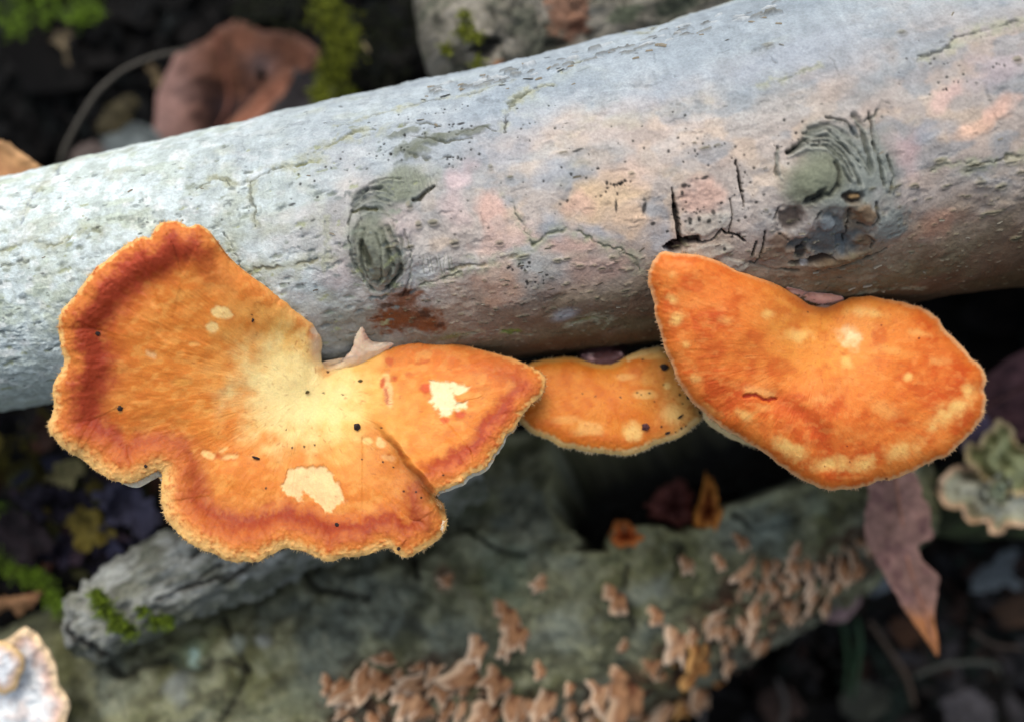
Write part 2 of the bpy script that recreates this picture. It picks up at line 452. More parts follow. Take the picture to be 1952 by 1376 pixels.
# long bark creases along the stem
for pts, wd, cc in [
    ([(474, 346), (502, 331), (542, 321), (582, 311)], 6, c(96, 98, 76)), ([(560, 318), (582, 311), (610, 306)], 9, c(150, 152, 106)),
    ([(600, 288), (640, 270), (670, 255)], 7, c(140, 142, 110)), ([(663, 256), (690, 248), (718, 246)], 9, c(118, 122, 98)),
    ([(370, 360), (395, 348), (412, 340), (430, 343), (450, 352)], 5, c(130, 132, 104)), ([(400, 345), (415, 338), (432, 345), (436, 352)], 4, c(100, 104, 92)),
    ([(474, 346), (480, 372), (484, 400), (485, 430)], 4, c(110, 112, 98)), ([(0, 476), (30, 470), (70, 462), (85, 470), (120, 468)], 7, c(146, 148, 124)),
    ([(132, 460), (150, 447), (170, 443), (192, 442)], 8, c(140, 144, 118)), ([(475, 521), (500, 512), (530, 514), (560, 510), (600, 498), (626, 492)], 7, c(118, 112, 84)),
    ([(425, 440), (440, 460), (446, 480), (452, 505), (476, 524)], 4, c(90, 92, 86)), ([(0, 510), (40, 502), (60, 498)], 4, c(150, 156, 142)),
    ([(961, 250), (964, 225), (968, 205), (982, 188), (1010, 172), (1040, 158), (1058, 160)], 5, c(62, 62, 54)), ([(972, 192), (990, 178), (1012, 170)], 7, c(110, 114, 96)),
    ([(858, 514), (890, 506), (915, 510), (950, 498), (985, 486)], 7, c(128, 116, 88)), ([(800, 545), (840, 532), (880, 520)], 4, c(128, 124, 100)),
    ([(960, 370), (982, 386), (986, 412), (1002, 440), (1018, 468)], 4, c(120, 122, 112)), ([(1018, 468), (1050, 442), (1085, 436), (1110, 446), (1150, 470), (1180, 478), (1205, 492), (1222, 520)], 6, c(120, 122, 96)),
    ([(1440, 166), (1480, 160), (1510, 150), (1560, 128)], 4, c(132, 136, 120)), ([(1815, 80), (1840, 68), (1880, 58), (1920, 46), (1960, 40)], 7, c(76, 78, 72)),
    ([(1755, 106), (1790, 96), (1812, 88)], 6, c(72, 74, 70)), ([(1770, 328), (1800, 312), (1850, 314)], 5, c(112, 110, 90)), ([(1835, 330), (1870, 312), (1890, 310)], 6, c(100, 98, 76)),
    ([(1900, 310), (1925, 298), (1952, 296)], 6, c(108, 104, 84)), ([(870, 640), (940, 628), (1010, 640)], 4, c(96, 86, 60)), ([(1090, 618), (1130, 606), (1160, 612)], 5, c(140, 130, 84)),
    ([(1100, 95), (1160, 80), (1230, 62), (1290, 42)], 6, c(70, 68, 60)), ([(1070, 135), (1110, 112), (1160, 92)], 4, c(96, 100, 96)), ([(870, 182), (930, 165), (980, 150)], 4, c(120, 126, 126)),
    ([(760, 205), (800, 190), (850, 185)], 4, c(126, 132, 130)), ([(640, 240), (700, 222), (760, 205)], 3, c(140, 148, 146)), ([(40, 425), (70, 360), (110, 330), (145, 318)], 6, c(150, 160, 166)),
    ([(1290, 30), (1330, 20), (1380, 2)], 8, c(80, 74, 66)), ([(1640, 560), (1700, 545), (1760, 545)], 4, c(100, 86, 56)), ([(620, 420), (622, 470), (618, 520)], 3, c(170, 172, 168)),
    ([(655, 20), (700, 10), (730, 8)], 3, c(140, 140, 140))]:
    crack(pts, wd * 1.05, cc, depth=3.2, halo=c(172, 174, 146), warp=6)
# open splits
for pts, wd in [([(1284, 358), (1285, 372)], 1.6), ([(1285, 370), (1287, 398)], 4), ([(1287, 395), (1291, 430), (1295, 456)], 8), ([(1407, 308), (1409, 330)], 2.6), ([(1409, 328), (1413, 370)], 4), ([(1413, 368), (1416, 396)], 2.6),
                ([(1332, 462), (1353, 459), (1365, 451), (1374, 438), (1383, 446), (1391, 443), (1404, 451), (1419, 460)], 3.2), ([(1391, 443), (1394, 412), (1391, 380)], 1.6),
                ([(1442, 464), (1432, 484)], 4), ([(1460, 438), (1452, 470), (1440, 500)], 3)]:
    sm = lg.line(pts, wd, .35, 1.5, False, 8); lg.paint(sm, c(26, 20, 18), .97); lg.bump(sm, -14)
# the torn hole above the right-hand mushroom's tip
hole = [(1262, 476), (1281, 456), (1306, 455), (1317, 450), (1332, 450), (1337, 462), (1324, 470), (1306, 468), (1304, 486), (1270, 484)]
for (x, y, rx, ry) in [(1289, 470, 20, 13), (1320, 460, 18, 9), (1300, 462, 14, 9), (1275, 474, 10, 6)]:
    sm = lg.ell(x, y, rx, ry, 0, soft=.25, warp=.3, ws=9, seed=12); lg.paint(sm, c(44, 26, 22), .97); lg.bump(sm, -16)
# lifted scales of bark beside it
for (x, y, rx, ry, a) in [(1352, 478, 48, 17, -8), (1385, 505, 34, 16, -10), (1345, 430, 46, 22, 0)]:
    sm = lg.ell(x, y, rx, ry, a, soft=.3, warp=.4, ws=14, seed=14); lg.paint(sm, c(190, 188, 174), .4); lg.bump(sm, 4)

# ---- knot nearer the middle: a healed-over branch, rings round a slit
def knot_rings(cx, cy, rings, wd, colour, depth, a0, a1, asp=1.0, tilt=0):
    for r in rings:
        pts = []
        for t in np.linspace(a0, a1, 14):
            a = math.radians(t); x = r * math.cos(a); y = -r * asp * math.sin(a)
            ct, st_ = math.cos(math.radians(tilt)), math.sin(math.radians(tilt))
            pts.append((cx + x * ct - y * st_, cy + x * st_ + y * ct))
        sl, m = lg.line(pts, wd, .9, 6, True, int(r) % 17 + 3)
        m = m * (.15 + .85 * sstep(.36, .6, fbm(lg.Sg[sl] / 18, lg.V[sl] / 18, int(r) % 13 + 40, 3)))
        lg.paint((sl, m), colour, .7); lg.bump((sl, m), -depth)
lg.bump(lg.ell(722, 455, 80, 125, 0, soft=.8, warp=.1, ws=60), 24)
lg.bump(lg.ell(726, 480, 40, 58, 8, soft=.7), 9)
lg.paint(lg.ell(715, 480, 62, 78, 0, soft=.5, warp=.3, ws=30, seed=51), c(112, 118, 98), .85)
lg.paint(lg.ell(735, 380, 70, 50, 30, soft=.7, warp=.4, ws=30, seed=52), c(118, 124, 114), .85)
lg.paint(lg.ell(770, 350, 60, 40, 10, soft=.5, warp=.3, ws=30, seed=53), c(132, 138, 118), .8)
knot_rings(714, 488, [34, 48, 60], 6, c(104, 108, 92), 5, -110, 40, 1.35, -8)
crack([(678, 392), (668, 420), (668, 455), (674, 500), (690, 530), (716, 556)], 6, c(110, 114, 104), 6, c(170, 174, 160), 3)
for pts, wd in [([(678, 392), (690, 376), (712, 366), (735, 368), (752, 382)], 6), ([(680, 402), (698, 386), (720, 380), (742, 390)], 5), ([(690, 412), (712, 400), (735, 402), (748, 415)], 5), ([(686, 384), (706, 360), (735, 345), (765, 345)], 4),
                ([(745, 430), (758, 460), (763, 495), (752, 530), (735, 548)], 6), ([(733, 440), (745, 470), (748, 505), (738, 535)], 6), ([(722, 450), (732, 480), (730, 520), (720, 540)], 5), ([(688, 425), (679, 450), (680, 490), (690, 525), (708, 550)], 6), ([(700, 440), (692, 470), (694, 505), (704, 530)], 4),
                ([(772, 440), (782, 480), (780, 530), (766, 566)], 4)]:
    sl, m = lg.line(pts, wd, 1.0, 3, True, 11); lg.paint((sl, m), c(74, 80, 66), .42); lg.bump((sl, m), -4.5)
    sl, m = lg.line([(x + 5, y + 4) for x, y in pts], wd * .8, 1.0, 3, True, 12); lg.paint((sl, m), c(170, 174, 156), .3); lg.bump((sl, m), 3)  # pale offset line: a highlight painted beside each dark fold
sm = lg.ell(702, 480, 11, 30, 12, soft=.6, warp=.2); lg.paint(sm, c(84, 86, 68), .9); lg.bump(sm, -12)
lg.bump(lg.ell(738, 495, 12, 38, 10, soft=.8), 7)
sm = lg.line([(738, 545), (752, 536), (762, 520), (764, 505)], 5, .8, 2, True); lg.paint(sm, c(58, 58, 48), .75); lg.bump(sm, -9)
sm = lg.line([(785, 384), (800, 378), (812, 368), (830, 357)], 5, .5, 3, True); lg.paint(sm, c(66, 64, 50), .95); lg.bump(sm, -8)
sm = lg.line([(676, 392), (684, 375), (700, 365), (724, 360)], 6, .8, 4, True); lg.paint(sm, c(84, 90, 88), .7); lg.bump(sm, -6)
sm = lg.line([(676, 406), (700, 404), (720, 408)], 6, .5, 2); lg.paint(sm, c(92, 92, 66), .9); lg.bump(sm, -5)
for k in range(6):
    knot_rings(730, 420, [40 + 7 * k], 3, c(120, 126, 122), 2.5, 75, 165 - 4 * k, .9, 10)
for k in range(9):                                          # fine comb lines fanning above the knot
    x = 758 + 9 * k
    crack([(x - 6, 318 + k), (x + 1, 340 + k), (x + 8, 366 + k * .5)], 2.2, c(130, 134, 124), 1.5, None, 1, True, .7)
for k in range(8):
    x = 806 + 8 * k
    crack([(x, 488), (x + 2, 506), (x + 3, 520)], 2, c(140, 142, 124), 1.2, None, 1, True, .6)
# weathered rough patch upslope of the knot
for (x, y, rx, ry) in [(800, 275, 60, 24), (850, 262, 60, 14), (790, 295, 40, 18), (900, 250, 40, 10), (770, 250, 34, 14)]:
    lg.paint(lg.ell(x, y, rx, ry, 10, soft=.6, warp=.6, ws=16, seed=55), c(112, 117, 100), .75)
    lg.bump(lg.ell(x, y, rx, ry, 10, soft=.6, warp=.6, ws=16, seed=55), 3)
for pts in [[(765, 288), (790, 300), (830, 306), (860, 296)], [(770, 262), (810, 262), (850, 270), (900, 262)], [(870, 258), (920, 244), (945, 248)], [(760, 240), (790, 228), (840, 236)]]:
    crack(pts, 5, c(96, 98, 82), 4, None, 5)
# wet orange-brown stain below the knot
for (x, y, rx, ry, a) in [(760, 600, 58, 54, 0), (800, 612, 58, 40, -10), (738, 618, 34, 40, 0), (780, 565, 44, 26, 0), (828, 620, 40, 30, 0)]:
    lg.paint(lg.ell(x, y, rx, ry, a, soft=.75, warp=.5, ws=9, seed=57), c(118, 64, 28), .85)
for (x, y, rx, ry) in [(740, 585, 22, 9), (810, 600, 20, 12), (770, 560, 22, 8), (840, 618, 12, 10)]:
    lg.paint(lg.ell(x, y, rx, ry, 0, soft=.6, warp=.5, ws=8, seed=58), c(64, 38, 24), .8)
lg.paint(lg.ell(975, 634, 22, 12, 0, soft=.7, warp=.5, ws=6, seed=59), c(108, 128, 40), .8)
lg.paint(lg.ell(860, 640, 40, 10, 0, soft=.8, warp=.5, ws=6, seed=59), c(110, 112, 50), .6)

# ---- big knot on the right: a ridge with arching folds over a dark plug
lg.bump(lg.ell(1600, 390, 165, 150, 0, soft=.85, warp=.1, ws=60), 30)
lg.bump(lg.ell(1570, 300, 60, 100, -35, soft=.9), 10)
lg.paint(lg.ell(1610, 320, 120, 110, -20, soft=.6, warp=.3, ws=40, seed=61), c(126, 134, 126), .85)
lg.paint(lg.ell(1550, 340, 70, 60, 20, soft=.6, warp=.3, ws=40, seed=62), c(124, 128, 106), .85)
sm = lg.ell(1532, 345, 62, 44, 15, soft=.95, warp=.25, ws=24); lg.bump(sm, 9); lg.paint(sm, c(122, 127, 106), .85)
sm = lg.line([(1545, 375), (1570, 366), (1588, 350), (1590, 325), (1586, 315)], 7, .9, 3, True); lg.paint(sm, c(60, 62, 52), .8); lg.bump(sm, -10)
for pts, wd in [([(1539, 246), (1576, 239), (1610, 261), (1632, 295), (1647, 325)], 6), ([(1512, 284), (1542, 265), (1576, 265), (1606, 291), (1621, 325), (1629, 347)], 7), ([(1501, 295), (1531, 280), (1565, 280), (1595, 310), (1610, 340)], 6),
                ([(1625, 224), (1644, 250), (1651, 284), (1657, 317)], 7), ([(1659, 272), (1670, 302), (1675, 329), (1676, 350)], 4), ([(1482, 284), (1479, 302), (1482, 332)], 5), ([(1530, 258), (1570, 250), (1604, 275), (1628, 312)], 4),
                ([(1505, 290), (1536, 272), (1570, 272), (1600, 300), (1616, 332)], 4), ([(1655, 215), (1664, 250), (1666, 290)], 3), ([(1690, 300), (1696, 330), (1690, 360)], 3), ([(1575, 225), (1610, 235), (1632, 262)], 3)]:
    sl, m = lg.line(pts, wd, 1.0, 2.5, True, 11)
    lg.paint((sl, m), c(66, 72, 62), .7); lg.bump((sl, m), -8)
    sl, m = lg.line([(x + 5, y + 5) for x, y in pts], wd * .8, 1.0, 2.5, True, 12); lg.paint((sl, m), c(176, 180, 168), .4); lg.bump((sl, m), 5)  # painted highlight just off each fold line
for pts, wd in [([(1647, 231), (1670, 216), (1685, 197), (1694, 203)], 5)]:
    crack(pts, wd, c(92, 96, 88), 5, None, 3)
sm = lg.ell(1625, 255, 10, 12, 0, soft=.5); lg.paint(sm, c(98, 104, 104), .9); lg.bump(sm, -4)
sm = lg.ell(1588, 440, 66, 62, 0, soft=.5, warp=.25, ws=22, seed=63); lg.paint(sm, c(92, 100, 102), .92); lg.bump(sm, -16)
sm = lg.ell(1620, 405, 26, 40, 0, soft=.5, warp=.35, ws=16, seed=63); lg.paint(sm, c(128, 116, 98), .8)
for (x, y, rx, ry, a, cc, h) in [(1500, 412, 26, 24, 20, c(86, 74, 66), -8), (1616, 368, 22, 13, -15, c(48, 34, 24), -12), (1619, 371, 12, 6, -15, c(150, 122, 84), 8),
                               (1638, 398, 24, 20, -30, c(126, 104, 80), 6), (1545, 372, 26, 8, 25, c(44, 46, 42), -9), (1520, 462, 26, 16, 0, c(76, 84, 86), -8),
                               (1545, 497, 44, 10, -4, c(46, 28, 20), -14), (1525, 478, 14, 18, 0, c(40, 42, 42), -8), (1640, 450, 22, 14, 10, c(116, 96, 74), 6),
                               (1600, 455, 14, 30, 10, c(96, 104, 108), -5), (1570, 420, 16, 20, 30, c(140, 148, 150), 5), (1606, 490, 60, 12, 8, c(120, 100, 74), 5), (1480, 452, 26, 18, 10, c(124, 102, 84), 4),
                               (1690, 420, 44, 44, 0, c(138, 144, 138), 3), (1470, 480, 40, 16, 5, c(128, 106, 86), 4)]:
    sm = lg.ell(x, y, rx, ry, a, soft=.45, warp=.3, ws=12, seed=64); lg.paint(sm, cc, .9); lg.bump(sm, h)
for pts in [[(1480, 395), (1470, 415), (1480, 440), (1500, 448)], [(1560, 392), (1540, 420), (1530, 450), (1518, 470)], [(1660, 380), (1660, 410), (1650, 425), (1630, 420)],
            [(1610, 395), (1612, 420), (1606, 450), (1612, 480)], [(1430, 500), (1470, 510), (1520, 515)], [(1560, 512), (1600, 508), (1650, 490), (1690, 470)], [(1640, 440), (1660, 450), (1655, 465)]]:
    crack(pts, 5, c(58, 50, 42), 6, None, 4)
lg.paint(lg.ell(1534, 502, 10, 4, 0, soft=.5), c(226, 216, 206), .95)
lg.paint(lg.ell(1520, 530, 160, 34, 4, soft=.9, warp=.4, ws=40, seed=65), c(124, 96, 70), .5)

# ---- corky pores (lenticels), mostly low on the thick half
lr = np.random.default_rng(21)
def pore(s, v, Rr, rx, ry, tone, bulge):
    sm = lg.ell_sv(s, v, Rr, rx * 1.15, ry * 1.35, lr.uniform(-12, 12), soft=.5, warp=.2, ws=5, seed=70); lg.paint(sm, c(94, 90, 68), .55 * tone); lg.bump(sm, bulge)
    lg.paint(lg.ell_sv(s - 1, v + ry * .5, Rr, rx, ry * .6, 0, soft=.5), c(176, 168, 132), .4 * tone)
    sm = lg.ell_sv(s, v - ry * .1, Rr, rx * .8, ry * .35, 0, soft=.5); lg.paint(sm, c(64, 58, 42), .65 * tone); lg.bump(sm, -bulge)
for (x, y, rx, ry) in [(826, 425, 13, 8), (865, 465, 12, 9), (955, 463, 9, 8), (1000, 487, 14, 7), (1062, 496, 13, 7), (1106, 508, 12, 6), (1145, 512, 12, 5), (1165, 490, 8, 6), (780, 395, 8, 12),
                       (800, 430, 9, 14), (780, 470, 14, 6), (750, 468, 12, 5), (1195, 552, 14, 7), (992, 605, 12, 6), (1057, 592, 8, 5), (1137, 567, 7, 6), (945, 592, 8, 8), (1205, 332, 8, 8),
                       (1790, 310, 16, 8), (1862, 318, 16, 7), (1868, 352, 16, 9), (1910, 360, 12, 9), (1888, 408, 22, 8), (1935, 455, 16, 8), (1805, 358, 12, 7), (1740, 350, 10, 7),
                       (1925, 308, 15, 8), (1945, 330, 12, 6), (1938, 115, 11, 10), (1465, 92, 14, 12), (935, 322, 6, 6), (975, 335, 7, 4), (1655, 355, 9, 4), (1700, 355, 18, 5),
                       (1845, 375, 10, 6), (1080, 495, 9, 5), (1005, 600, 10, 4), (1720, 60, 14, 10), (1345, 285, 12, 6), (1370, 279, 8, 4), (1075, 290, 14, 4), (1325, 270, 7, 4)]:
    s, v, Rr = lg.sv(x, y); pore(s, v, Rr, rx * lr.uniform(.7, 1.05), ry * lr.uniform(.6, 1), lr.uniform(.5, .95), 2.4)
for k in range(330):
    x = lr.uniform(740, 2050); cyx = np.interp(x, useg, np.interp(useg, [0, 500, 1000, 1250, 1800, 1952], [563, 480, 405, 356, 242, 210]))
    y = cyx + lr.uniform(0.25, 1.0) ** 0.8 * 0.98 * np.interp(x, [0, 1000, 1952], [214, 280, 329])
    s, v, Rr = lg.sv(x, y); q = lr.uniform(.5, 1)
    pore(s, v + lr.uniform(-40, 20), Rr, 8 * q * lr.uniform(.5, 1.2), 3.4 * q, lr.uniform(.3, .8), 1.8)
# flecks of pale, lifted skin on the underside
for k in range(120):
    x = lr.uniform(860, 2050); q = lr.uniform(.4, 1)
    s, v, Rr = lg.sv(x, 0 + np.interp(x, [0, 1000, 1952], [780, 690, 545]) - lr.uniform(4, 130))
    sm = lg.ell_sv(s, v, Rr, 7 * q, 2.4 * q, lr.uniform(-30, 30), soft=.5); lg.paint(sm, c(176, 166, 140), .55); lg.bump(sm, 2.2)
# black pin-head specks, single and in swarms
sw = [(1170, 360, 40, 18), (1185, 350, 16, 6), (1340, 395, 50, 36), (1310, 420, 40, 26), (1090, 345, 60, 40), (1010, 240, 60, 30), (880, 300, 30, 20), (1020, 540, 40, 14), (1000, 510, 24, 12), (850, 240, 70, 14),
      (1340, 285, 40, 20), (1420, 340, 26, 30), (830, 210, 60, 10), (1500, 270, 60, 30), (1790, 110, 80, 30), (1850, 140, 60, 20), (1250, 250, 80, 40), (740, 290, 30, 18), (640, 330, 120, 40), (1440, 420, 40, 30)]
for (x, y, dx, dy) in sw:
    for k in range(13):
        s, v, Rr = lg.sv(x, y); q = lr.uniform(.5, 1.0) ** 1.5
        sm = lg.ell_sv(s + lr.normal() * dx * .6, v + lr.normal() * dy * .6, Rr, 4.2 * q, 3.4 * q, lr.uniform(0, 90), soft=.5); lg.paint(sm, c(36, 36, 34), .9); lg.bump(sm, -1)
for k in range(420):
    s = lr.uniform(lg.s[30], lg.s[-30]); v = lr.uniform(-1.3, 1.4) * 270; q = lr.uniform(.4, 1) ** 2
    sm = lg.ell_sv(s, v, 270, (3 + 4 * (lr.random() < .25)) * q + 1.2, 2.6 * q + 1, lr.uniform(-20, 20), soft=.6); lg.paint(sm, c(64, 66, 60), .75)
for (x, y, rx, ry, a) in [(1344, 337, 10, 4, 8), (1302, 352, 7, 6, 0), (1245, 430, 6, 5, 0), (1300, 368, 4, 6, 0), (1100, 286, 14, 3, 5), (560, 393, 9, 3, 8), (880, 234, 10, 4, 0), (607, 375, 4, 4, 0), (1380, 475, 4, 5, 0),
                          (1348, 420, 6, 5, 30), (1335, 420, 4, 6, 0), (1316, 420, 5, 7, 0), (1362, 404, 5, 6, 0), (1175, 395, 3, 16, -10), (1227, 400, 5, 14, -20)]:
    lg.paint(lg.ell(x, y, rx, ry, a, soft=.5), c(44, 42, 40), .9)
# crusty film: sharp-edged thin places and countless little creases
for k in range(520):
    s = lr.uniform(lg.s[28], lg.s[-28]); v = lr.uniform(-1.25, 1.3) * 265; q = lr.uniform(.35, 1)
    sl, m = lg.ell_sv(s, v, 270, 26 * q, 7 * q, lr.uniform(-14, 14), soft=.25, warp=.9, ws=7, seed=75 + k % 5)
    lg.paint((sl, m), lg.col[sl] * lr.choice([.76, .86, 1.08, 1.12]), .7); lg.bump((sl, m), lr.uniform(-2, 1.5))
for k in range(190):
    s = lr.uniform(lg.s[28], lg.s[-28]); v = lr.uniform(-1.25, 1.3) * 265; l = lr.uniform(8, 34); b = lr.normal(0, .22) if lr.random() < .7 else lr.normal(1.5, .2)
    X0, Y0 = s, v; sl = lg.win(s - l, s + l, v - l, v + l, 270)
    XX = lg.Sg[sl] + (fbm(lg.Sg[sl] / 8, lg.V[sl] / 8, 90 + k % 4, 3) - .5) * 9; YY = lg.V[sl] + (fbm(lg.Sg[sl] / 8 + 30, lg.V[sl] / 8, 90 + k % 4, 3) - .5) * 9
    dd = dist_poly(XX, YY, [(s - l / 2 * math.cos(b), v - l / 2 * math.sin(b)), (s + l / 2 * math.cos(b), v + l / 2 * math.sin(b))])
    m = 1 - sstep(.4, 2.6 + lr.random(), dd); lg.paint((sl, m), lg.col[sl] * lr.uniform(.5, .8), .6); lg.bump((sl, m), -1.4)
# faint grey-olive smudges on the white end
for k in range(420):
    x = lr.uniform(-100, 800); cyx = np.interp(x, [0, 500, 1000], [563, 480, 405])
    y = cyx + lr.uniform(-.95, .9) * 225; q = lr.uniform(.4, 1)
    lg.paint(lg.ell(x, y, 15 * q * q, 6 * q * q + 1, lr.uniform(-10, 35), soft=.7, warp=.7, ws=6, seed=73), [c(140, 148, 132), c(124, 134, 130), c(160, 166, 126), c(110, 118, 116)][k % 4], .75)
    if k % 3 == 0: lg.bump(lg.ell(x, y, 20 * q, 8 * q, 10, soft=.8), -2.5)
# ragged dead skin along the upper edge on the right
for k in range(90):
    x = lr.uniform(820, 1500); top = np.interp(x, [800, 965, 1100, 1240, 1330, 1450], [160, 130, 95, 60, 38, 5])
    s, v, Rr = lg.sv(x, top + lr.uniform(0, 26)); q = lr.uniform(.4, 1)
    sm = lg.ell_sv(s, v, Rr, 18 * q, 5 * q, lr.uniform(-8, 14), soft=.3, warp=.4, ws=8, seed=74); lg.bump(sm, lr.uniform(3, 9) * q)
    lg.paint(sm, [c(200, 204, 204), c(120, 118, 106), c(92, 88, 76)][k % 3], .6)

FLAKES = []
log_root = thing('pale_log', P(976, 410, -380), 'smooth pale grey-white log with two knots, crossing the picture and carrying the orange mushrooms', 'log')
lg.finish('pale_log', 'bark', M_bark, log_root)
# loose flakes of bark, curling off
def flake_mesh(seed):
    g = np.random.default_rng(seed); n_, m_ = 5, 4
    u = np.linspace(-1, 1, n_)[:, None] + 0 * np.zeros((1, m_)); v = np.linspace(0, 1, m_)[None, :] + 0 * u
    u = u * (1 - .25 * v * g.uniform(.2, 1)) + g.normal(0, .1, u.shape); vv = v + g.normal(0, .08, v.shape) * (v > 0)
    z = .05 + .5 * v ** 2 * (1 + .3 * np.sin(2 * u + seed)) + g.normal(0, .03, v.shape)
    cc = mixc(np.broadcast_to(c(120, 112, 96), u.shape + (3,)).copy(), v ** 2, c(166, 158, 140))
    return mesh_from('bark_flake', np.stack([u, vv * .75, z * .7], -1) * S, grid_quads(n_, m_, False), col=cc)
FM = [flake_mesh(k) for k in range(6)]
fg = np.random.default_rng(17)
root_inv = np.array(log_root.location)
for k in range(150):
    if k < 70: x = fg.uniform(860, 1990); f_ = fg.uniform(.35, .97)
    elif k < 115: x = fg.uniform(830, 1480); f_ = -fg.uniform(.82, .98)
    else: x = fg.uniform(20, 1950); f_ = fg.uniform(-.9, .9)
    cy_ = np.interp(x, [0, 500, 1000, 1250, 1800, 1952], [563, 480, 405, 356, 242, 210]); y = cy_ + f_ * np.interp(x, [0, 1000, 1952], [214, 280, 329])
    fr_ = np.abs(lg.phi) < math.radians(100)
    i = np.argmin(np.abs(useg - x) ); j0 = np.argmin(np.abs(lg.py[i] - y) + 1e4 * (~fr_))
    p = lg.st[i, j0]; nr = lg.nrm[i, j0]; tx = lg.T[i]; ty = np.cross(nr, tx)
    a_ = fg.normal(0, .35) + (math.pi if fg.random() < .4 else 0); sz = fg.uniform(3.5, 7.5) * (1.5 if fg.random() < .15 else 1)
    xv = (tx * math.cos(a_) + ty * math.sin(a_)) * sz; yv = (-tx * math.sin(a_) + ty * math.cos(a_)) * sz * .7; zv = nr * sz * .7
    M = Matrix.Identity(4); wp = W(*(p + nr * .3)) - root_inv
    for k_, v_ in enumerate((xv, yv, zv)):
        q_ = (W(*v_) - W(0, 0, 0)) / S
        for r_ in range(3): M[r_][k_] = q_[r_]
    for r_ in range(3): M[r_][3] = wp[r_]
    o = link('bark_flake', FM[fg.integers(6)], M_bark, log_root); o.matrix_local = M

# ------------------------------------------------------------------ bracket mushrooms
def smooth_closed(pts, n):
    p = np.asarray(pts, float); m = len(p); out = []
    for i in range(m):
        p0, p1, p2, p3 = p[i - 1], p[i], p[(i + 1) % m], p[(i + 2) % m]
        t = np.linspace(0, 1, 14, endpoint=False)[:, None]
        out.append(0.5 * (2 * p1 + (p2 - p0) * t + (2 * p0 - 5 * p1 + 4 * p2 - p3) * t ** 2 + (3 * p1 - p0 - 3 * p2 + p3) * t ** 3))
    q = np.concatenate(out); q = np.concatenate([q, q[:1]])
    L = np.concatenate([[0], np.cumsum(np.linalg.norm(np.diff(q, axis=0), axis=1))])
    tt = np.linspace(0, L[-1], n, endpoint=False)
    return np.stack([np.interp(tt, L, q[:, 0]), np.interp(tt, L, q[:, 1])], -1), tt

def ang_interp(th, table):     # table: [(deg, value)] over 0..360
    a = np.array([t[0] for t in table], float); v = np.array([t[1] for t in table], float)
    a = np.concatenate([a - 360, a, a + 360]); v = np.concatenate([v, v, v])
    o = np.argsort(a)
    return np.interp(th, a[o], v[o])

def tps(X, Y, pts):
    p = np.asarray(pts, float); x = p[:, 0] / 300; y = p[:, 1] / 300; n = len(p)
    U = lambda r2: 0.5 * r2 * np.log(r2 + 1e-9)
    A = np.zeros((n + 3, n + 3)); A[:n, :n] = U((x[:, None] - x) ** 2 + (y[:, None] - y) ** 2) + np.eye(n) * 2e-3
    A[:n, n] = 1; A[:n, n + 1] = x; A[:n, n + 2] = y; A[n:, :n] = A[:n, n:].T
    k = np.linalg.solve(A, np.concatenate([p[:, 2], np.zeros(3)]))
    r = k[n] + k[n + 1] * X / 300 + k[n + 2] * Y / 300
    for i in range(n): r = r + k[i] * U((X / 300 - x[i]) ** 2 + (Y / 300 - y[i]) ** 2)
    return r

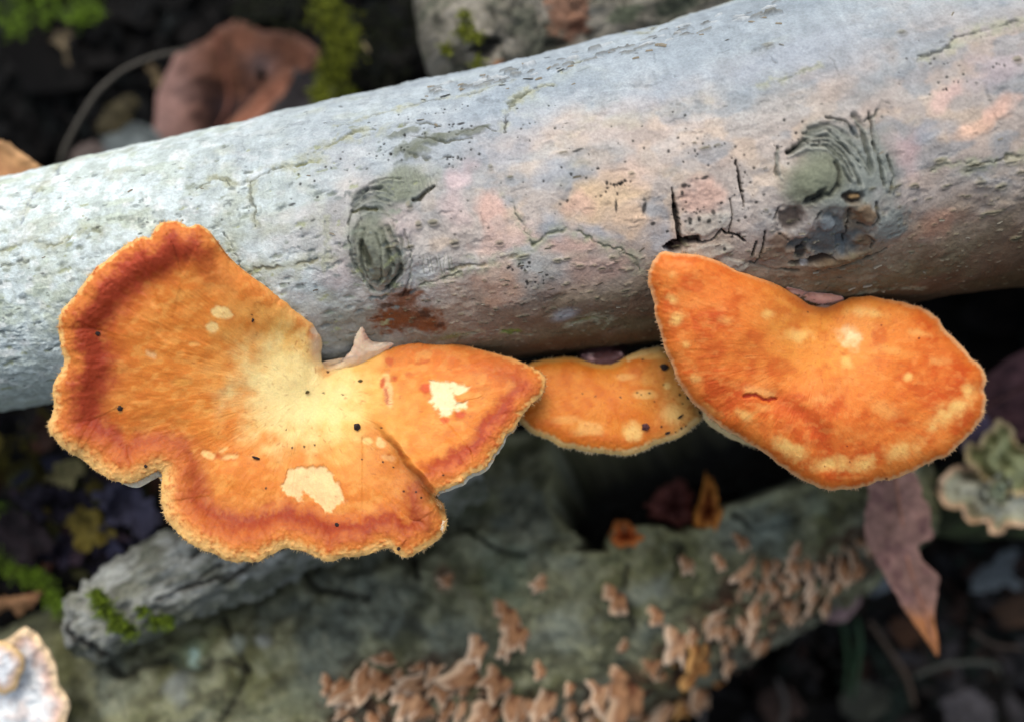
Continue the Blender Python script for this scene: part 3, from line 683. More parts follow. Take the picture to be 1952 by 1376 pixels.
class Cap:
    def __init__(self, outline, C, nt, nr, jitter=1.2, seed=1):
        O, arc = smooth_closed(outline, nt)
        self.C = np.array(C, float)
        nx = np.roll(O, -1, 0) - np.roll(O, 1, 0); nx /= np.linalg.norm(nx, axis=1)[:, None] + 1e-9
        nrm = np.stack([-nx[:, 1], nx[:, 0]], -1)
        sgn = np.sign(((O - self.C) * nrm).sum(1).mean()); nrm *= sgn
        j = (vn(arc / 7.0, arc * 0 + 3, seed) - .5) * 2 * jitter + (vn(arc / 26.0, arc * 0 + 9, seed) - .5) * 3.4 * jitter
        rad = O - self.C; rad /= np.linalg.norm(rad, axis=1)[:, None]
        j = j * sstep(.25, .75, (rad * nrm).sum(1))
        O = O + nrm * j[:, None]
        self.O, self.nrm2, self.arc = O, nrm, arc
        q = np.linspace(0, 1, nr); t = 1 - (1 - q) ** 1.45
        self.t = t
        self.X = self.C[0] + (O[None, :, 0] - self.C[0]) * t[:, None]
        self.Y = self.C[1] + (O[None, :, 1] - self.C[1]) * t[:, None]
        self.T = np.broadcast_to(t[:, None], self.X.shape)
        self.th = np.degrees(np.arctan2(-(O[:, 1] - self.C[1]), O[:, 0] - self.C[0])) % 360
        self.TH = np.broadcast_to(self.th[None, :], self.X.shape)
        # distance to the rim
        ref = O[::2]; d = np.empty(self.X.shape)
        ni = np.zeros(self.X.size, int); fx = self.X.ravel(); fy = self.Y.ravel(); fd = d.reshape(-1)
        for i in range(0, len(fx), 20000):
            q2 = (fx[i:i + 20000, None] - ref[None, :, 0]) ** 2 + (fy[i:i + 20000, None] - ref[None, :, 1]) ** 2
            ni[i:i + 20000] = q2.argmin(1); fd[i:i + 20000] = np.sqrt(q2.min(1))
        d[-1] = 0
        self.d = d
        self.thn = self.th[::2][ni].reshape(d.shape)          # bearing of the nearest bit of rim
        self.arcn = self.arc[::2][ni].reshape(d.shape)
        self.fib = fbm(self.TH / 1.1, np.hypot(self.X - C[0], self.Y - C[1]) / 26, 80 + seed, 3)      # radial fibres
        self.fib2 = fbm(self.TH / 4.0, np.hypot(self.X - C[0], self.Y - C[1]) / 60, 84 + seed, 3)
        self.mot = fbm(self.X / 22, self.Y / 22, 88 + seed, 4)
        self.fine = fbm(self.X / 6, self.Y / 6, 92 + seed, 3)
    def soft(self, *tables, sig=16.0, step=4):
        """values given along the rim (bearing tables), blended smoothly inwards"""
        ref = self.O[::step]; vals = np.stack([ang_interp(self.th[::step], t) for t in tables], 1)
        fx = self.X.ravel(); fy = self.Y.ravel(); out = np.empty((len(fx), len(tables)))
        for i in range(0, len(fx), 20000):
            q = np.sqrt((fx[i:i + 20000, None] - ref[None, :, 0]) ** 2 + (fy[i:i + 20000, None] - ref[None, :, 1]) ** 2)
            m = np.exp(-(q - q.min(1, keepdims=True)) / sig)
            out[i:i + 20000] = (m @ vals) / m.sum(1, keepdims=True)
        return [out[:, k].reshape(self.X.shape) for k in range(len(tables))]
    def build(self, root, w, col, lip=(5, 13), lipcol=None, under_t=22, under_out=None, pore_col=None, hair=None, haircol=None, hairw=None):
        self.w = w
        col = np.clip(col, 1e-4, 1) ** np.array([1.08, 1.1, 1.14]) * np.array([.97, .95, .93])
        loc = np.array(root.location)
        X, Y = self.X, self.Y
        rings = [P(X, Y, w)]
        cols = [col]
        # rolled lip: two rings turning under
        O, C = self.O, self.C
        e = w[-1]
        lc = col[-1] if lipcol is None else np.broadcast_to(lipcol, col[-1].shape)
        nrm = self.nrm2
        for inn, dn in ((1.0, lip[0]), (lip[0], lip[1])):
            q = O - nrm * (inn - 1.5)
            rings.append(P(q[:, 0], q[:, 1], e - dn)[None]); cols.append(lc[None])
        V = np.concatenate(rings); cc = np.concatenate(cols)
        n, m = V.shape[:2]
        me = mesh_from('cap', V - loc, grid_quads(n, m, True), col=cc)
        cap = link('cap', me, M_cap, root)
        # pore surface underneath
        m2 = min(500, m); idx = np.linspace(0, m, m2, endpoint=False).astype(int)
        nu = 26; tu = np.linspace(0.02, 1, nu)
        out = np.zeros(m2) if under_out is None else under_out(self.th[idx])
        Oi = O[idx] + nrm[idx] * (out[:, None] - 4.0)
        edge_w = e[idx] - lip[1] + 1
        wc = float(w[0].mean()) - under_t * 2.2
        UX = C[0] + (Oi[None, :, 0] - C[0]) * tu[:, None]; UY = C[1] + (Oi[None, :, 1] - C[1]) * tu[:, None]
        prof = tu[:, None] ** 1.6
        Wtop = np.stack([np.interp(tu, self.t, w[:, k]) for k in idx], 1)
        UW = np.minimum(Wtop - under_t * (1.25 - .7 * tu[:, None] ** 3), 1e9)
        UW[-1] = edge_w
        pc = np.broadcast_to(c(232, 222, 196) if pore_col is None else pore_col, UX.shape + (3,))
        link('pore_surface', mesh_from('pore_surface', P(UX, UY, UW) - loc, grid_quads(nu, m2, True)[:, ::-1], col=pc), M_pore, root)
        # fine hairs along the rim, too many to count
        if hair:
            hr = np.random.default_rng(int(self.C[0]))
            k = len(O); rep = hair
            ii = np.concatenate([np.arange(k)] * rep)
            hw = np.ones(k) if hairw is None else hairw(self.th)
            ii = ii[hr.random(len(ii)) < hw[ii]]
            f = hr.random(len(ii))
            base = O[ii] + (np.roll(O, -1, 0)[ii] - O[ii]) * f[:, None] - nrm[ii] * hr.uniform(0, 9, len(ii))[:, None]
            tan = np.stack([-nrm[ii][:, 1], nrm[ii][:, 0]], -1)
            ln = hr.uniform(3, 7, len(ii)) * (.6 + .8 * vn(self.arc[ii] / 18, self.arc[ii] * 0, 5)); lean = hr.normal(0, .28, len(ii))
            tip = base + nrm[ii] * ln[:, None] + tan * (lean * ln)[:, None]
            wb = e[ii] - hr.uniform(0, 11, len(ii)) + 1; wt = wb + hr.uniform(-4, 3, len(ii))
            hwid = hr.uniform(0.8, 1.5, len(ii))
            v0 = P(base[:, 0] - tan[:, 0] * hwid, base[:, 1] - tan[:, 1] * hwid, wb)
            v1 = P(base[:, 0] + tan[:, 0] * hwid, base[:, 1] + tan[:, 1] * hwid, wb)
            v2 = P(base[:, 0], base[:, 1], wb + 2.0)
            v3 = P(tip[:, 0], tip[:, 1], wt)
            VV = np.stack([v0, v1, v2, v3], 1) - loc
            b4 = 4 * np.arange(len(ii))[:, None]
            tris = np.concatenate([b4 + np.array([[0, 1, 3]]), b4 + np.array([[1, 2, 3]]), b4 + np.array([[2, 0, 3]])])
            hc = c(250, 226, 178) if haircol is None else haircol
            hcv = np.broadcast_to(hc, (len(ii), 4, 3)) if np.ndim(hc) == 1 else np.repeat(hc[ii][:, None], 4, 1)
            hcv = hcv * hr.uniform(.8, 1.1, len(ii))[:, None, None]
            link('fringe', mesh_from('fringe', VV, tris=tris, col=hcv, smooth=False), M_fringe, root, kind='stuff')
        return cap

def tube_mesh(name, pts, rad, nseg, col, loc, flat=1.0, rough=.15, seed=0, sub=6):
    """round stem through stage points (px,py,w)"""
    p = np.asarray(pts, float); n = len(p)
    t = np.linspace(0, n - 1, (n - 1) * sub + 1)
    q = np.stack([np.interp(t, np.arange(n), p[:, k]) for k in range(3)], -1)
    if n > 2 and sub > 2:
        ker = np.hanning(sub + 2)[1:-1]; ker /= ker.sum(); h = len(ker) // 2
        qq = np.concatenate([np.repeat(q[:1], h, 0), q, np.repeat(q[-1:], len(ker) - 1 - h, 0)])
        q = np.stack([np.convolve(qq[:, k], ker, 'valid') for k in range(3)], -1)
    r = np.interp(t, np.arange(n), rad)
    A = P(q[:, 0], q[:, 1], q[:, 2]); T = np.gradient(A, axis=0); T /= np.linalg.norm(T, axis=1)[:, None] + 1e-12
    ref = np.array([0, -cT, sT]) if abs(T[len(T) // 2] @ np.array([0, -cT, sT])) < .9 else np.array([0, sT, cT])
    n2 = ref - T * (T @ ref)[:, None]; n2 /= np.linalg.norm(n2, axis=1)[:, None]
    n1 = np.cross(n2, T)
    a = np.linspace(0, 2 * math.pi, nseg, endpoint=False)
    k = (D - q[:, 2]) / D
    rr = (r * k * S)[:, None] * (1 + rough * (fbm(np.cos(a)[None, :] * 2 + t[:, None] * .6 + 40, np.sin(a)[None, :] * 2 + t[:, None] * .45 + 40, 300 + seed, 3) - .5) * 2)
    V = A[:, None] + (n1[:, None] * np.cos(a)[None, :, None] + n2[:, None] * (np.sin(a) * flat)[None, :, None]) * rr[..., None]
    m = len(A)
    verts = np.concatenate([V.reshape(-1, 3), A[:1], A[-1:]]) - loc
    j = np.arange(nseg)
    tr = np.concatenate([np.stack([np.full(nseg, m * nseg), (j + 1) % nseg, j], -1), np.stack([np.full(nseg, m * nseg + 1), (m - 1) * nseg + j, (m - 1) * nseg + (j + 1) % nseg], -1)])
    col = np.asarray(col)
    cc = np.broadcast_to(col, (len(verts), 3)).copy() if col.ndim == 1 else np.concatenate([np.repeat(np.stack([np.interp(t, np.arange(n), col[:, k]) for k in range(3)], -1)[:, None], nseg, 1).reshape(-1, 3), col[:1], col[-1:]])
    return mesh_from(name, verts, grid_quads(m, nseg, True), tr, cc)

CREAM = c(255, 236, 178); BUFF = c(246, 190, 106); ORANGE = c(228, 146, 58); DEEP = c(208, 112, 28); RED = c(162, 56, 16); ROSE = c(196, 84, 52); PALE = c(252, 214, 148)

# ---- the large mushroom on the left
big_out = [(452, 505), (433, 486), (416, 463), (395, 438), (375, 430), (359, 432), (349, 427), (331, 420), (305, 428), (288, 446), (284, 452), (269, 451), (246, 461), (223, 479), (203, 495), (182, 515), (159, 543), (141, 566),
           (124, 584), (115, 605), (113, 630), (116, 656), (122, 679), (118, 700), (108, 718), (102, 741), (103, 773), (92, 804), (95, 824), (108, 842), (124, 855), (147, 868), (162, 876), (175, 891), (190, 904), (213, 912),
           (239, 919), (259, 918), (275, 910), (290, 902), (305, 896), (311, 908), (308, 940), (308, 963), (316, 991), (334, 1011), (357, 1032), (382, 1045), (408, 1057), (439, 1068), (464, 1069), (487, 1071), (505, 1063),
           (525, 1052), (541, 1043), (561, 1044), (582, 1052), (602, 1063), (633, 1067), (660, 1062), (684, 1058), (705, 1053), (725, 1046), (744, 1043), (753, 1052), (766, 1058), (783, 1059), (803, 1052), (818, 1040), (836, 1025),
           (848, 1010), (852, 996), (848, 978), (845, 964), (839, 955), (830, 948), (839, 936), (856, 930), (869, 923), (885, 918), (895, 905), (918, 893), (931, 882), (939, 866), (956, 848), (964, 828), (984, 812),
           (997, 792), (1010, 774), (1020, 761), (1033, 748), (1038, 733), (1035, 718), (1021, 705), (1003, 695), (980, 684), (944, 674), (913, 666), (880, 656), (855, 647), (837, 641), (803, 638), (765, 642),
           (730, 655), (706, 668), (688, 679), (668, 690), (650, 699), (632, 705), (619, 700), (612, 677), (614, 656), (609, 638), (597, 620), (580, 605), (552, 582), (502, 544), (472, 522)]
cb = Cap(big_out, (585, 748), 1150, 165, 1.3, 1)
X, Y, T, TH_, d = cb.X, cb.Y, cb.T, cb.TH, cb.d
TH_ = cb.thn
rimw, bandc, bandw, rosy, ew, ew_in = cb.soft(
    [(0, 1), (4, .8), (12, .15), (30, 0), (110, 0), (118, 0), (119.4, .1), (120.4, .4), (121.2, .8), (123, 1), (355, 1)],                 # where the edge is a true rim
    [(0, 32), (8, 24), (120, 38), (140, 46), (180, 54), (200, 62), (208, 42), (215, 46), (230, 60), (260, 52), (300, 42), (316, 44), (320, 34), (340, 34)],
    [(0, 24), (120, 36), (150, 46), (190, 52), (205, 30), (230, 40), (260, 34), (318, 26), (340, 22)],
    [(0, 1), (20, 1), (100, .2), (122, .2), (135, 1), (152, .9), (162, 0), (180, .2), (188, .5), (200, 0), (318, 0), (324, 1), (359, 1)],
    [(0, 9), (30, 5), (110, 5), (128, 6), (150, 6), (172, 12), (185, 16), (200, 34), (212, 30), (235, 34), (265, 22), (280, 18), (300, 18), (318, 14), (322, 14), (345, 10)],
    [(0, .3), (30, .4), (45, .9), (85, .9), (100, .5), (120, .2)], sig=24.0)
inner = 1 - rimw
rr = np.hypot(X - 600, Y - 760)
w = tps(X, Y, [(600, 760, 86), (650, 695, 60), (560, 700, 104), (552, 582, 160), (502, 542, 180), (580, 605, 142), (609, 640, 106), (459, 523, 192), (420, 465, 208), (330, 425, 216), (200, 495, 206), (115, 605, 190), (95, 810, 165),
               (210, 915, 150), (300, 905, 140), (312, 960, 155), (390, 1050, 175), (490, 1068, 175), (600, 1060, 172), (740, 1045, 168), (850, 1000, 152), (832, 945, 150), (900, 905, 150), (960, 850, 140), (1035, 740, 96), (980, 684, 76),
               (880, 656, 62), (770, 642, 57), (700, 664, 52), (450, 700, 140), (350, 800, 140), (560, 900, 126), (720, 760, 92), (850, 760, 108), (450, 620, 166), (560, 640, 118)])
w += 6 * np.exp(-((rr - 40) / 60) ** 2)
# crease between the right lobe and the lower lobe: the right lobe lies on top
cr = [(700, 792), (735, 826), (760, 858), (786, 890), (810, 922), (834, 952), (850, 972)]
wxx = (fbm(X / 26, Y / 26, 107, 3) - .5) * 16
dcr = dist_poly(X + wxx, Y, cr)
side = np.where(X + wxx - np.interp(Y, [p[1] for p in cr], [p[0] for p in cr]) > 0, 1.0, -1.0)
along = np.clip((Y - 790) / 100, 0, 1.1)
lobe = along * (46 * sstep(-7, 9, side * dcr) - 14 * np.exp(-dcr / 22) * sstep(2, -8, side * dcr) - 10) * np.exp(-dcr / 90) * (X > 690)
w += lobe * sstep(640, 760, X)
# rolled rim: shoulder, then turning down, with a shallow groove behind
waves = (fbm(cb.arcn / 70, T * 0 + 4, 101, 3) - .5)
w += rimw * (9 * np.exp(-((d - 36) / 26) ** 2) - 7 * np.exp(-((d - 84) / 30) ** 2) - 13 * np.exp(-d / 8)) * sstep(0, .5, T)
w += inner * (-22 * np.exp(-d / 14)) + waves * 26 * np.exp(-d / 70) * rimw
w += (fbm(X / 60, Y / 60, 105, 3) - .5) * 12 + (cb.fine - .5) * (1.2 + 4.0 * np.exp(-d / 40) * rimw) + (cb.fib - .5) * 2.0 * T
low = sstep(820, 950, Y) * (1 - sstep(690, 800, X) * (Y < 960))
col = np.empty(X.shape + (3,)); col[:] = c(234, 148, 62)
rnoise = rr + (cb.fib2 - .5) * 30 + (cb.mot - .5) * 90 + (fbm(X / 60 + 3, Y / 45, 151, 3) - .5) * 130
col = mixc(col, sstep(290, 440, rnoise) * .6, DEEP)
col = mixc(col, sstep(225, 55, rnoise + np.maximum(0, X - 620) * -.1 + np.maximum(0, 600 - X) * .1 + (Y - 760) * .25) * .85, c(254, 212, 126))
col = mixc(col, sstep(150, 30, np.hypot((X - 560) / 1.2, Y - 745) + (cb.mot - .5) * 90) * .85, c(255, 238, 176))
rl = sstep(0, 60, X - np.interp(Y, [600, 800, 952], [700, 715, 836]))
col = mixc(col, rl * sstep(.3, .62, T) * .8, c(250, 166, 80))
col = mixc(col, rl * sstep(.35, .75, T + (cb.mot - .5) * .5) * sstep(800, 690, Y) * .75, c(236, 128, 44))
col = mixc(col, sstep(.5, .8, T) * sstep(.45, .7, cb.mot) * .5, c(216, 130, 46))
soft_ = fbm(X / 17 + .3 * Y / 17, Y / 13, 117, 3); soft2 = fbm(X / 48, Y / 40, 119, 3)
col = mixc(col, sstep(.48, .7, soft_) * sstep(100, 200, rr) * .5, c(248, 186, 104))
col = mixc(col, sstep(.5, .3, soft_) * sstep(60, 200, rr) * .22, c(208, 116, 38))
col = mixc(col, sstep(.52, .68, soft2) * sstep(120, 240, rr) * .4, c(238, 168, 88)); col = mixc(col, sstep(.48, .32, soft2) * sstep(120, 240, rr) * .3, c(212, 124, 42))
col = mixc(col, sstep(.55, .8, cb.fib) * sstep(180, 330, rr) * .24, c(190, 98, 28))
col = mixc(col, sstep(.48, .25, cb.fib) * sstep(150, 300, rr) * .15, c(250, 190, 104))
# reddish ring behind the rim
bn = d + (cb.mot - .5) * 34 + (cb.fine - .5) * 16
band = np.exp(-((bn - bandc) / bandw) ** 2) * rimw
col = mixc(col, np.clip(band * 1.2, 0, 1) * .95, RED)
col = mixc(col, np.exp(-((bn - bandc + 8) / (bandw * .8)) ** 2) * rimw * rosy * .85, ROSE)
# paler outer edge
col = mixc(col, rimw * sstep(1.9, .5, (bn - 2) / (ew + 12)) * .62, c(238, 152, 72))
col = mixc(col, rimw * sstep(1.15, .15, (d + (cb.fine - .5) * 16) / ew) * .9, c(254, 210, 140))
spk = sstep(.62, .8, cb.fine) * np.exp(-d / 60) * rimw
col = mixc(col, spk * .5, c(170, 76, 30))
col = mixc(col, inner * np.exp(-d / 10) * ew_in * .6, c(238, 200, 150))
col = mixc(col, np.exp(-((X - 604) / 12) ** 2 - ((Y - 655) / 32) ** 2) * .8, c(226, 206, 186))
# painted shadow under the overlapping lobe, then a painted highlight along its edge
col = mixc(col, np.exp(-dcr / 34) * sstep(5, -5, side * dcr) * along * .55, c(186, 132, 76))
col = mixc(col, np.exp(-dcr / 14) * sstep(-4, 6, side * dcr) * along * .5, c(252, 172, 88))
# scars: skin scraped off down to the flesh (shallow, sharp-edged)
def scar(Xg, Yg, poly, colour, ww, cc, rough_=7, a=.95, depth=3.0, seed=111, soft=3.2):
    s_ = sdf(Xg + (fbm(Xg / 9, Yg / 9, seed, 3) - .5) * 2 * rough_, Yg + (fbm(Xg / 9 + 50, Yg / 9, seed, 3) - .5) * 2 * rough_, poly)
    m = 1 - sstep(-soft, soft, s_)
    edge = np.exp(-((s_ - 2) / 3.5) ** 2) * sstep(.45, .6, fbm(Xg / 16, Yg / 16, seed + 4, 2)) * a
    tint = np.asarray(colour) * (1 + (fbm(Xg / 13, Yg / 13, seed + 6, 4) - .5) * .3)[..., None]
    cc = cc * (1 - m * a)[..., None] + tint * (m * a)[..., None]
    return mixc(cc, edge * .4, c(196, 116, 54)), ww - m * depth
def ellpoly(x, y, rx, ry, ang=0, n=14):
    a = np.linspace(0, 2 * math.pi, n, endpoint=False); t = math.radians(ang)
    return [(x + rx * math.cos(q) * math.cos(t) - ry * math.sin(q) * math.sin(t), y + rx * math.cos(q) * math.sin(t) + ry * math.sin(q) * math.cos(t)) for q in a]
SC1 = [(533, 925), (547, 906), (555, 892), (582, 888), (615, 888), (631, 896), (639, 913), (652, 933), (660, 952), (641, 964), (633, 980), (621, 974), (606, 958), (594, 945), (582, 937), (572, 954), (557, 945), (541, 939)]
SC2 = [(821, 725), (849, 728), (900, 736), (890, 746), (867, 754), (870, 764), (888, 767), (888, 779), (865, 784), (855, 797), (839, 792), (831, 774), (819, 766), (824, 748)]
FLESH = c(252, 218, 164)
col, w = scar(X, Y, SC1, FLESH, w, col)
col, w = scar(X, Y, SC2, c(255, 242, 196), w, col)
for (x, y, rx, ry, a, cc, al) in [(423, 597, 21, 12, 10, c(255, 226, 160), .85), (405, 625, 12, 10, 0, c(255, 226, 160), .8), (287, 676, 11, 6, 25, c(248, 196, 140), .9), (370, 655, 10, 5, 0, c(250, 196, 120), .6),
                                  (398, 866, 14, 7, 20, c(252, 206, 140), .9), (438, 870, 16, 5, -10, c(252, 206, 140), .85), (426, 856, 10, 4, -25, c(250, 200, 132), .8), (416, 870, 6, 5, 0, c(206, 96, 40), .7),
                                  (740, 748, 9, 30, -8, c(255, 214, 160), .7), (735, 720, 8, 12, 10, c(255, 214, 150), .7), (729, 730, 5, 10, 10, c(206, 90, 44), .9), (737, 755, 3, 18, -12, c(190, 70, 40), .8), (742, 690, 9, 8, 20, c(214, 100, 44), .8),
                                  (812, 740, 10, 11, 0, c(218, 92, 50), .85), (878, 790, 11, 7, -10, c(222, 100, 60), .85), (848, 801, 10, 5, 10, c(222, 104, 60), .8), (752, 721, 4, 4, 0, c(196, 80, 40), .8), (777, 712, 5, 4, 0, c(214, 110, 50), .7),
                                  (766, 657, 5, 6, 0, c(224, 140, 60), .7), (806, 690, 14, 3, -14, c(206, 96, 30), .7), (764, 862, 4, 9, -25, c(176, 76, 24), .7), (520, 960, 6, 6, 0, c(190, 96, 30), .6), (511, 962, 5, 4, 0, c(180, 86, 30), .6),
                                  (700, 840, 10, 7, 0, c(255, 222, 150), .7), (726, 842, 8, 12, -30, c(255, 224, 160), .7), (740, 872, 14, 6, 10, c(250, 206, 150), .4), (400, 783, 14, 5, 0, c(250, 194, 110), .5), (346, 728, 18, 8, -5, c(246, 180, 90), .5),
                                  (520, 886, 14, 7, 0, c(250, 190, 110), .4), (600, 632, 8, 8, 0, c(236, 220, 200), .7), (690, 655, 12, 6, -20, c(240, 180, 90), .4)]:
    col, w = scar(X, Y, ellpoly(x, y, rx, ry, a), cc, w, col, 3.5, al, .8, 113, 3.0)
sk = np.random.default_rng(5)
def flecks(cap, cc, lst, colour=c(38, 24, 18)):
    Xg, Yg = cap.X, cap.Y
    for (x, y, r) in lst:
        cc = mixc(cc, 1 - sstep(r * .6, r * 1.4, np.hypot(Xg - x, Yg - y)), colour)
    return cc
col = flecks(cb, col, [(580, 851, 2), (600, 848, 2), (557, 853, 2), (617, 749, 1.8), (653, 752, 1.8), (727, 815, 2), (507, 930, 2), (730, 880, 2), (750, 890, 1.6), (770, 936, 2.2), (793, 937, 2), (803, 948, 2.2), (546, 818, 1.6), (480, 600, 1.6), (690, 875, 1.6), (625, 709, 2.4), (845, 905, 2)])
for k in range(230):                                        # short brown fibres lying on the pale middle and the right lobe
    a = sk.uniform(0, 360); q = sk.uniform(40, 330); x = 600 + q * math.cos(math.radians(a)); y = 760 - q * math.sin(math.radians(a))
    l = sk.uniform(2, 8); b = a + sk.normal() * 55
    box = (np.abs(X - x) < 16) & (np.abs(Y - y) < 16)
    if not box.any(): continue
    p2 = (x + l * math.cos(math.radians(b)), y - l * math.sin(math.radians(b)))
    dd = dist_poly(X[box], Y[box], [(x, y), p2]); m = (1 - sstep(.6, 2.2, dd)) * sk.uniform(.15, .45)
    col[box] = mixc(col[box], m, c(176, 104, 44))
big_root = thing('bracket_mushroom', P(640, 680, 30), 'large wavy orange mushroom on the left with cream scraped patches and rolled reddish rim', 'mushroom')
hc = mixc(mixc(col[-1], np.full(X.shape[1], .45), c(252, 214, 150)), sstep(195, 260, cb.th) * sstep(330, 300, cb.th) * .5, c(252, 228, 180))
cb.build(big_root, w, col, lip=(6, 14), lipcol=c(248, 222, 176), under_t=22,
         under_out=lambda th: ang_interp(th, [(0, 0), (198, 0), (206.3, 6), (207.6, 17), (209, 16), (212, 4), (217, 0), (262, 0), (266, 5), (272, 3), (280, 1), (288, 4), (300, 2), (318, 3), (322, 10), (335, 12), (350, 8), (356, 1)]) - 1,
         hair=3, haircol=hc, hairw=lambda th: ang_interp(th, [(0, 1), (8, .5), (20, .12), (110, .1), (122, .5), (130, 1), (359, 1)]))
bw = w.copy()
ATT = []
# ---- the mushroom on the right
r_out = [(1264, 480), (1250, 492), (1240, 512), (1236, 535), (1245, 571), (1251, 604), (1260, 636), (1267, 665), (1282, 698), (1300, 738), (1325, 771), (1358, 800), (1394, 825), (1427, 843), (1453, 858), (1482, 883), (1511, 902), (1540, 920),
         (1576, 932), (1612, 933), (1649, 927), (1674, 916), (1703, 912), (1736, 898), (1780, 876), (1801, 872), (1823, 851), (1852, 822), (1874, 792), (1880, 763), (1876, 742), (1878, 720), (1870, 698), (1852, 683), (1830, 658),
         (1801, 629), (1787, 607), (1765, 592), (1729, 578), (1674, 567), (1627, 567), (1594, 578), (1569, 587), (1543, 583), (1522, 567), (1500, 553), (1474, 540), (1438, 527), (1402, 513), (1365, 496), (1329, 487), (1293, 484)]
cr_ = Cap(r_out, (1562, 672), 900, 130, 1.0, 2)
X, Y, T, TH_, d = cr_.X, cr_.Y, cr_.T, cr_.TH, cr_.d
TH_ = cr_.thn
rr = np.hypot(X - 1562, Y - 672)
w = tps(X, Y, [(1264, 480, 214), (1329, 487, 206), (1402, 513, 180), (1474, 540, 148), (1522, 567, 108), (1569, 587, 68), (1594, 578, 74), (1640, 567, 80), (1729, 578, 62), (1800, 629, 55), (1880, 750, 66), (1830, 850, 80),
               (1736, 898, 96), (1612, 933, 110), (1540, 920, 118), (1453, 858, 135), (1358, 800, 150), (1282, 698, 172), (1240, 540, 198), (1562, 680, 104), (1600, 760, 130), (1400, 640, 176), (1700, 700, 108), (1500, 800, 142), (1480, 600, 140)])
w += 14 * np.exp(-(np.hypot((X - 1570) / 1.5, Y - 760) / 110) ** 2) + 8 * np.exp(-(np.hypot(X - 1400, Y - 640) / 90) ** 2)
w += -30 * np.exp(-d / 16) - 12 * np.exp(-(np.hypot(X - 1565, Y - 590) / 36) ** 2)
w += (fbm(X / 90, Y / 90, 121, 2) - .5) * 14 + (cr_.mot - .5) * 2 + (cr_.fine - .5) * 1.2 + (cr_.fib - .5) * 1.8 * T
gul = dist_poly(X, Y, [(1480, 760), (1530, 790), (1570, 830), (1575, 880)]); w -= 8 * np.exp(-(gul / 18) ** 2)
col = np.empty(X.shape + (3,)); col[:] = c(230, 122, 44)
col = mixc(col, sstep(.4, .7, cr_.mot) * .6, c(236, 138, 58))
col = mixc(col, sstep(.5, .28, cr_.mot) * .7, c(214, 96, 24))
big = fbm(X / 75 + 8, Y / 75, 125, 3)
col = mixc(col, sstep(.5, .7, big) * .6, c(212, 94, 24)); col = mixc(col, sstep(.48, .3, big) * .4, c(238, 144, 62))
att = sstep(200, 60, np.hypot((X - 1575), (Y - 610) * 1.05) + (cr_.mot - .5) * 90)
col = mixc(col, att * .85, c(244, 172, 82))
col = mixc(col, sstep(.55, .8, cr_.fib) * sstep(60, 200, rr) * .22, c(200, 86, 22)); col = mixc(col, sstep(.48, .25, cr_.fib) * .12, c(246, 164, 88))
m1 = fbm(X / 13 + 4, Y / 11 + .4 * X / 13, 127, 3); m2 = fbm(X / 40 + 4, Y / 32, 129, 4)
col = mixc(col, sstep(.5, .75, m1) * .34, c(246, 156, 78)); col = mixc(col, sstep(.5, .25, m1) * .26, c(206, 92, 20))
col = mixc(col, sstep(.5, .72, m2) * .4, c(244, 154, 74)); col = mixc(col, sstep(.5, .28, m2) * .45, c(204, 84, 18))
col = mixc(col, np.exp(-(gul / 16) ** 2) * .6, c(206, 86, 20))
for (x, y, rx, ry, a, al) in [(1281, 571, 12, 11, 0, .85), (1292, 607, 15, 16, 0, .85), (1306, 658, 9, 9, 0, .7), (1328, 722, 16, 12, 30, .6), (1282, 525, 10, 8, 0, .4), (1464, 598, 12, 11, 0, .7), (1620, 645, 26, 20, 20, .95), (1525, 640, 28, 12, 0, .75),
                              (1385, 610, 20, 10, 0, .4), (1505, 856, 34, 17, 28, .85), (1420, 790, 20, 12, 30, .6), (1455, 776, 14, 10, 0, .4), (1580, 884, 40, 15, 0, .85), (1640, 884, 34, 15, -6, .85), (1720, 855, 42, 17, -18, .7), (1815, 785, 52, 22, -42, .85), (1842, 745, 12, 18, -10, .7),
                              (1730, 717, 9, 8, 0, .8), (1645, 595, 40, 10, 5, .6), (1750, 635, 24, 8, 10, .45), (1615, 690, 12, 14, 30, .6), (1700, 668, 40, 10, 10, .3), (1690, 780, 30, 16, 20, .3), (1790, 690, 20, 10, 0, .35), (1560, 760, 20, 8, 0, .3), (1350, 780, 16, 9, 30, .4)]:
    wb = (fbm(X / 14, Y / 14, 131, 3) - .5)
    t_ = math.radians(a); ex = ((X - x) * math.cos(t_) + (Y - y) * math.sin(t_)) / rx; ey = (-(X - x) * math.sin(t_) + (Y - y) * math.cos(t_)) / ry
    m = 1 - sstep(.1, 1.45, np.hypot(ex, ey) + wb * 1.3)
    col = mixc(col, m * min(1, al * 1.1), c(254, 208, 130) if al < .95 else c(255, 226, 176))
col = mixc(col, (sstep(.55, .72, fbm(X / 16 + 4, Y / 10, 135, 3)) * .35), c(248, 170, 96))
slit = dist_poly(X + (cr_.fine - .5) * 4, Y + (cr_.fine - .5) * 6, [(1418, 754), (1440, 752), (1456, 762), (1478, 760)])
col = mixc(col, np.exp(-(dist_poly(X, Y, [(1425, 742), (1450, 745), (1470, 752)]) / 9) ** 2) * .7, c(252, 190, 120))
col = mixc(col, 1 - sstep(1.5, 4, slit), c(190, 70, 26)); w -= 6 * (1 - sstep(1.5, 5, slit))
col = mixc(col, sstep(20, 4, d + (cr_.mot - .5) * 14) * .55, c(226, 130, 56))
rim_r = ang_interp(TH_, [(0, 1), (20, .9), (40, .3), (60, .2), (120, .2), (135, .6), (150, 1), (359, 1)])
col = mixc(col, rim_r * sstep(9, 1, d + (cr_.fine - .5) * 7) * .85, c(246, 196, 146))
col = mixc(col, sstep(.68, .82, cr_.fine) * .25, c(170, 66, 18))
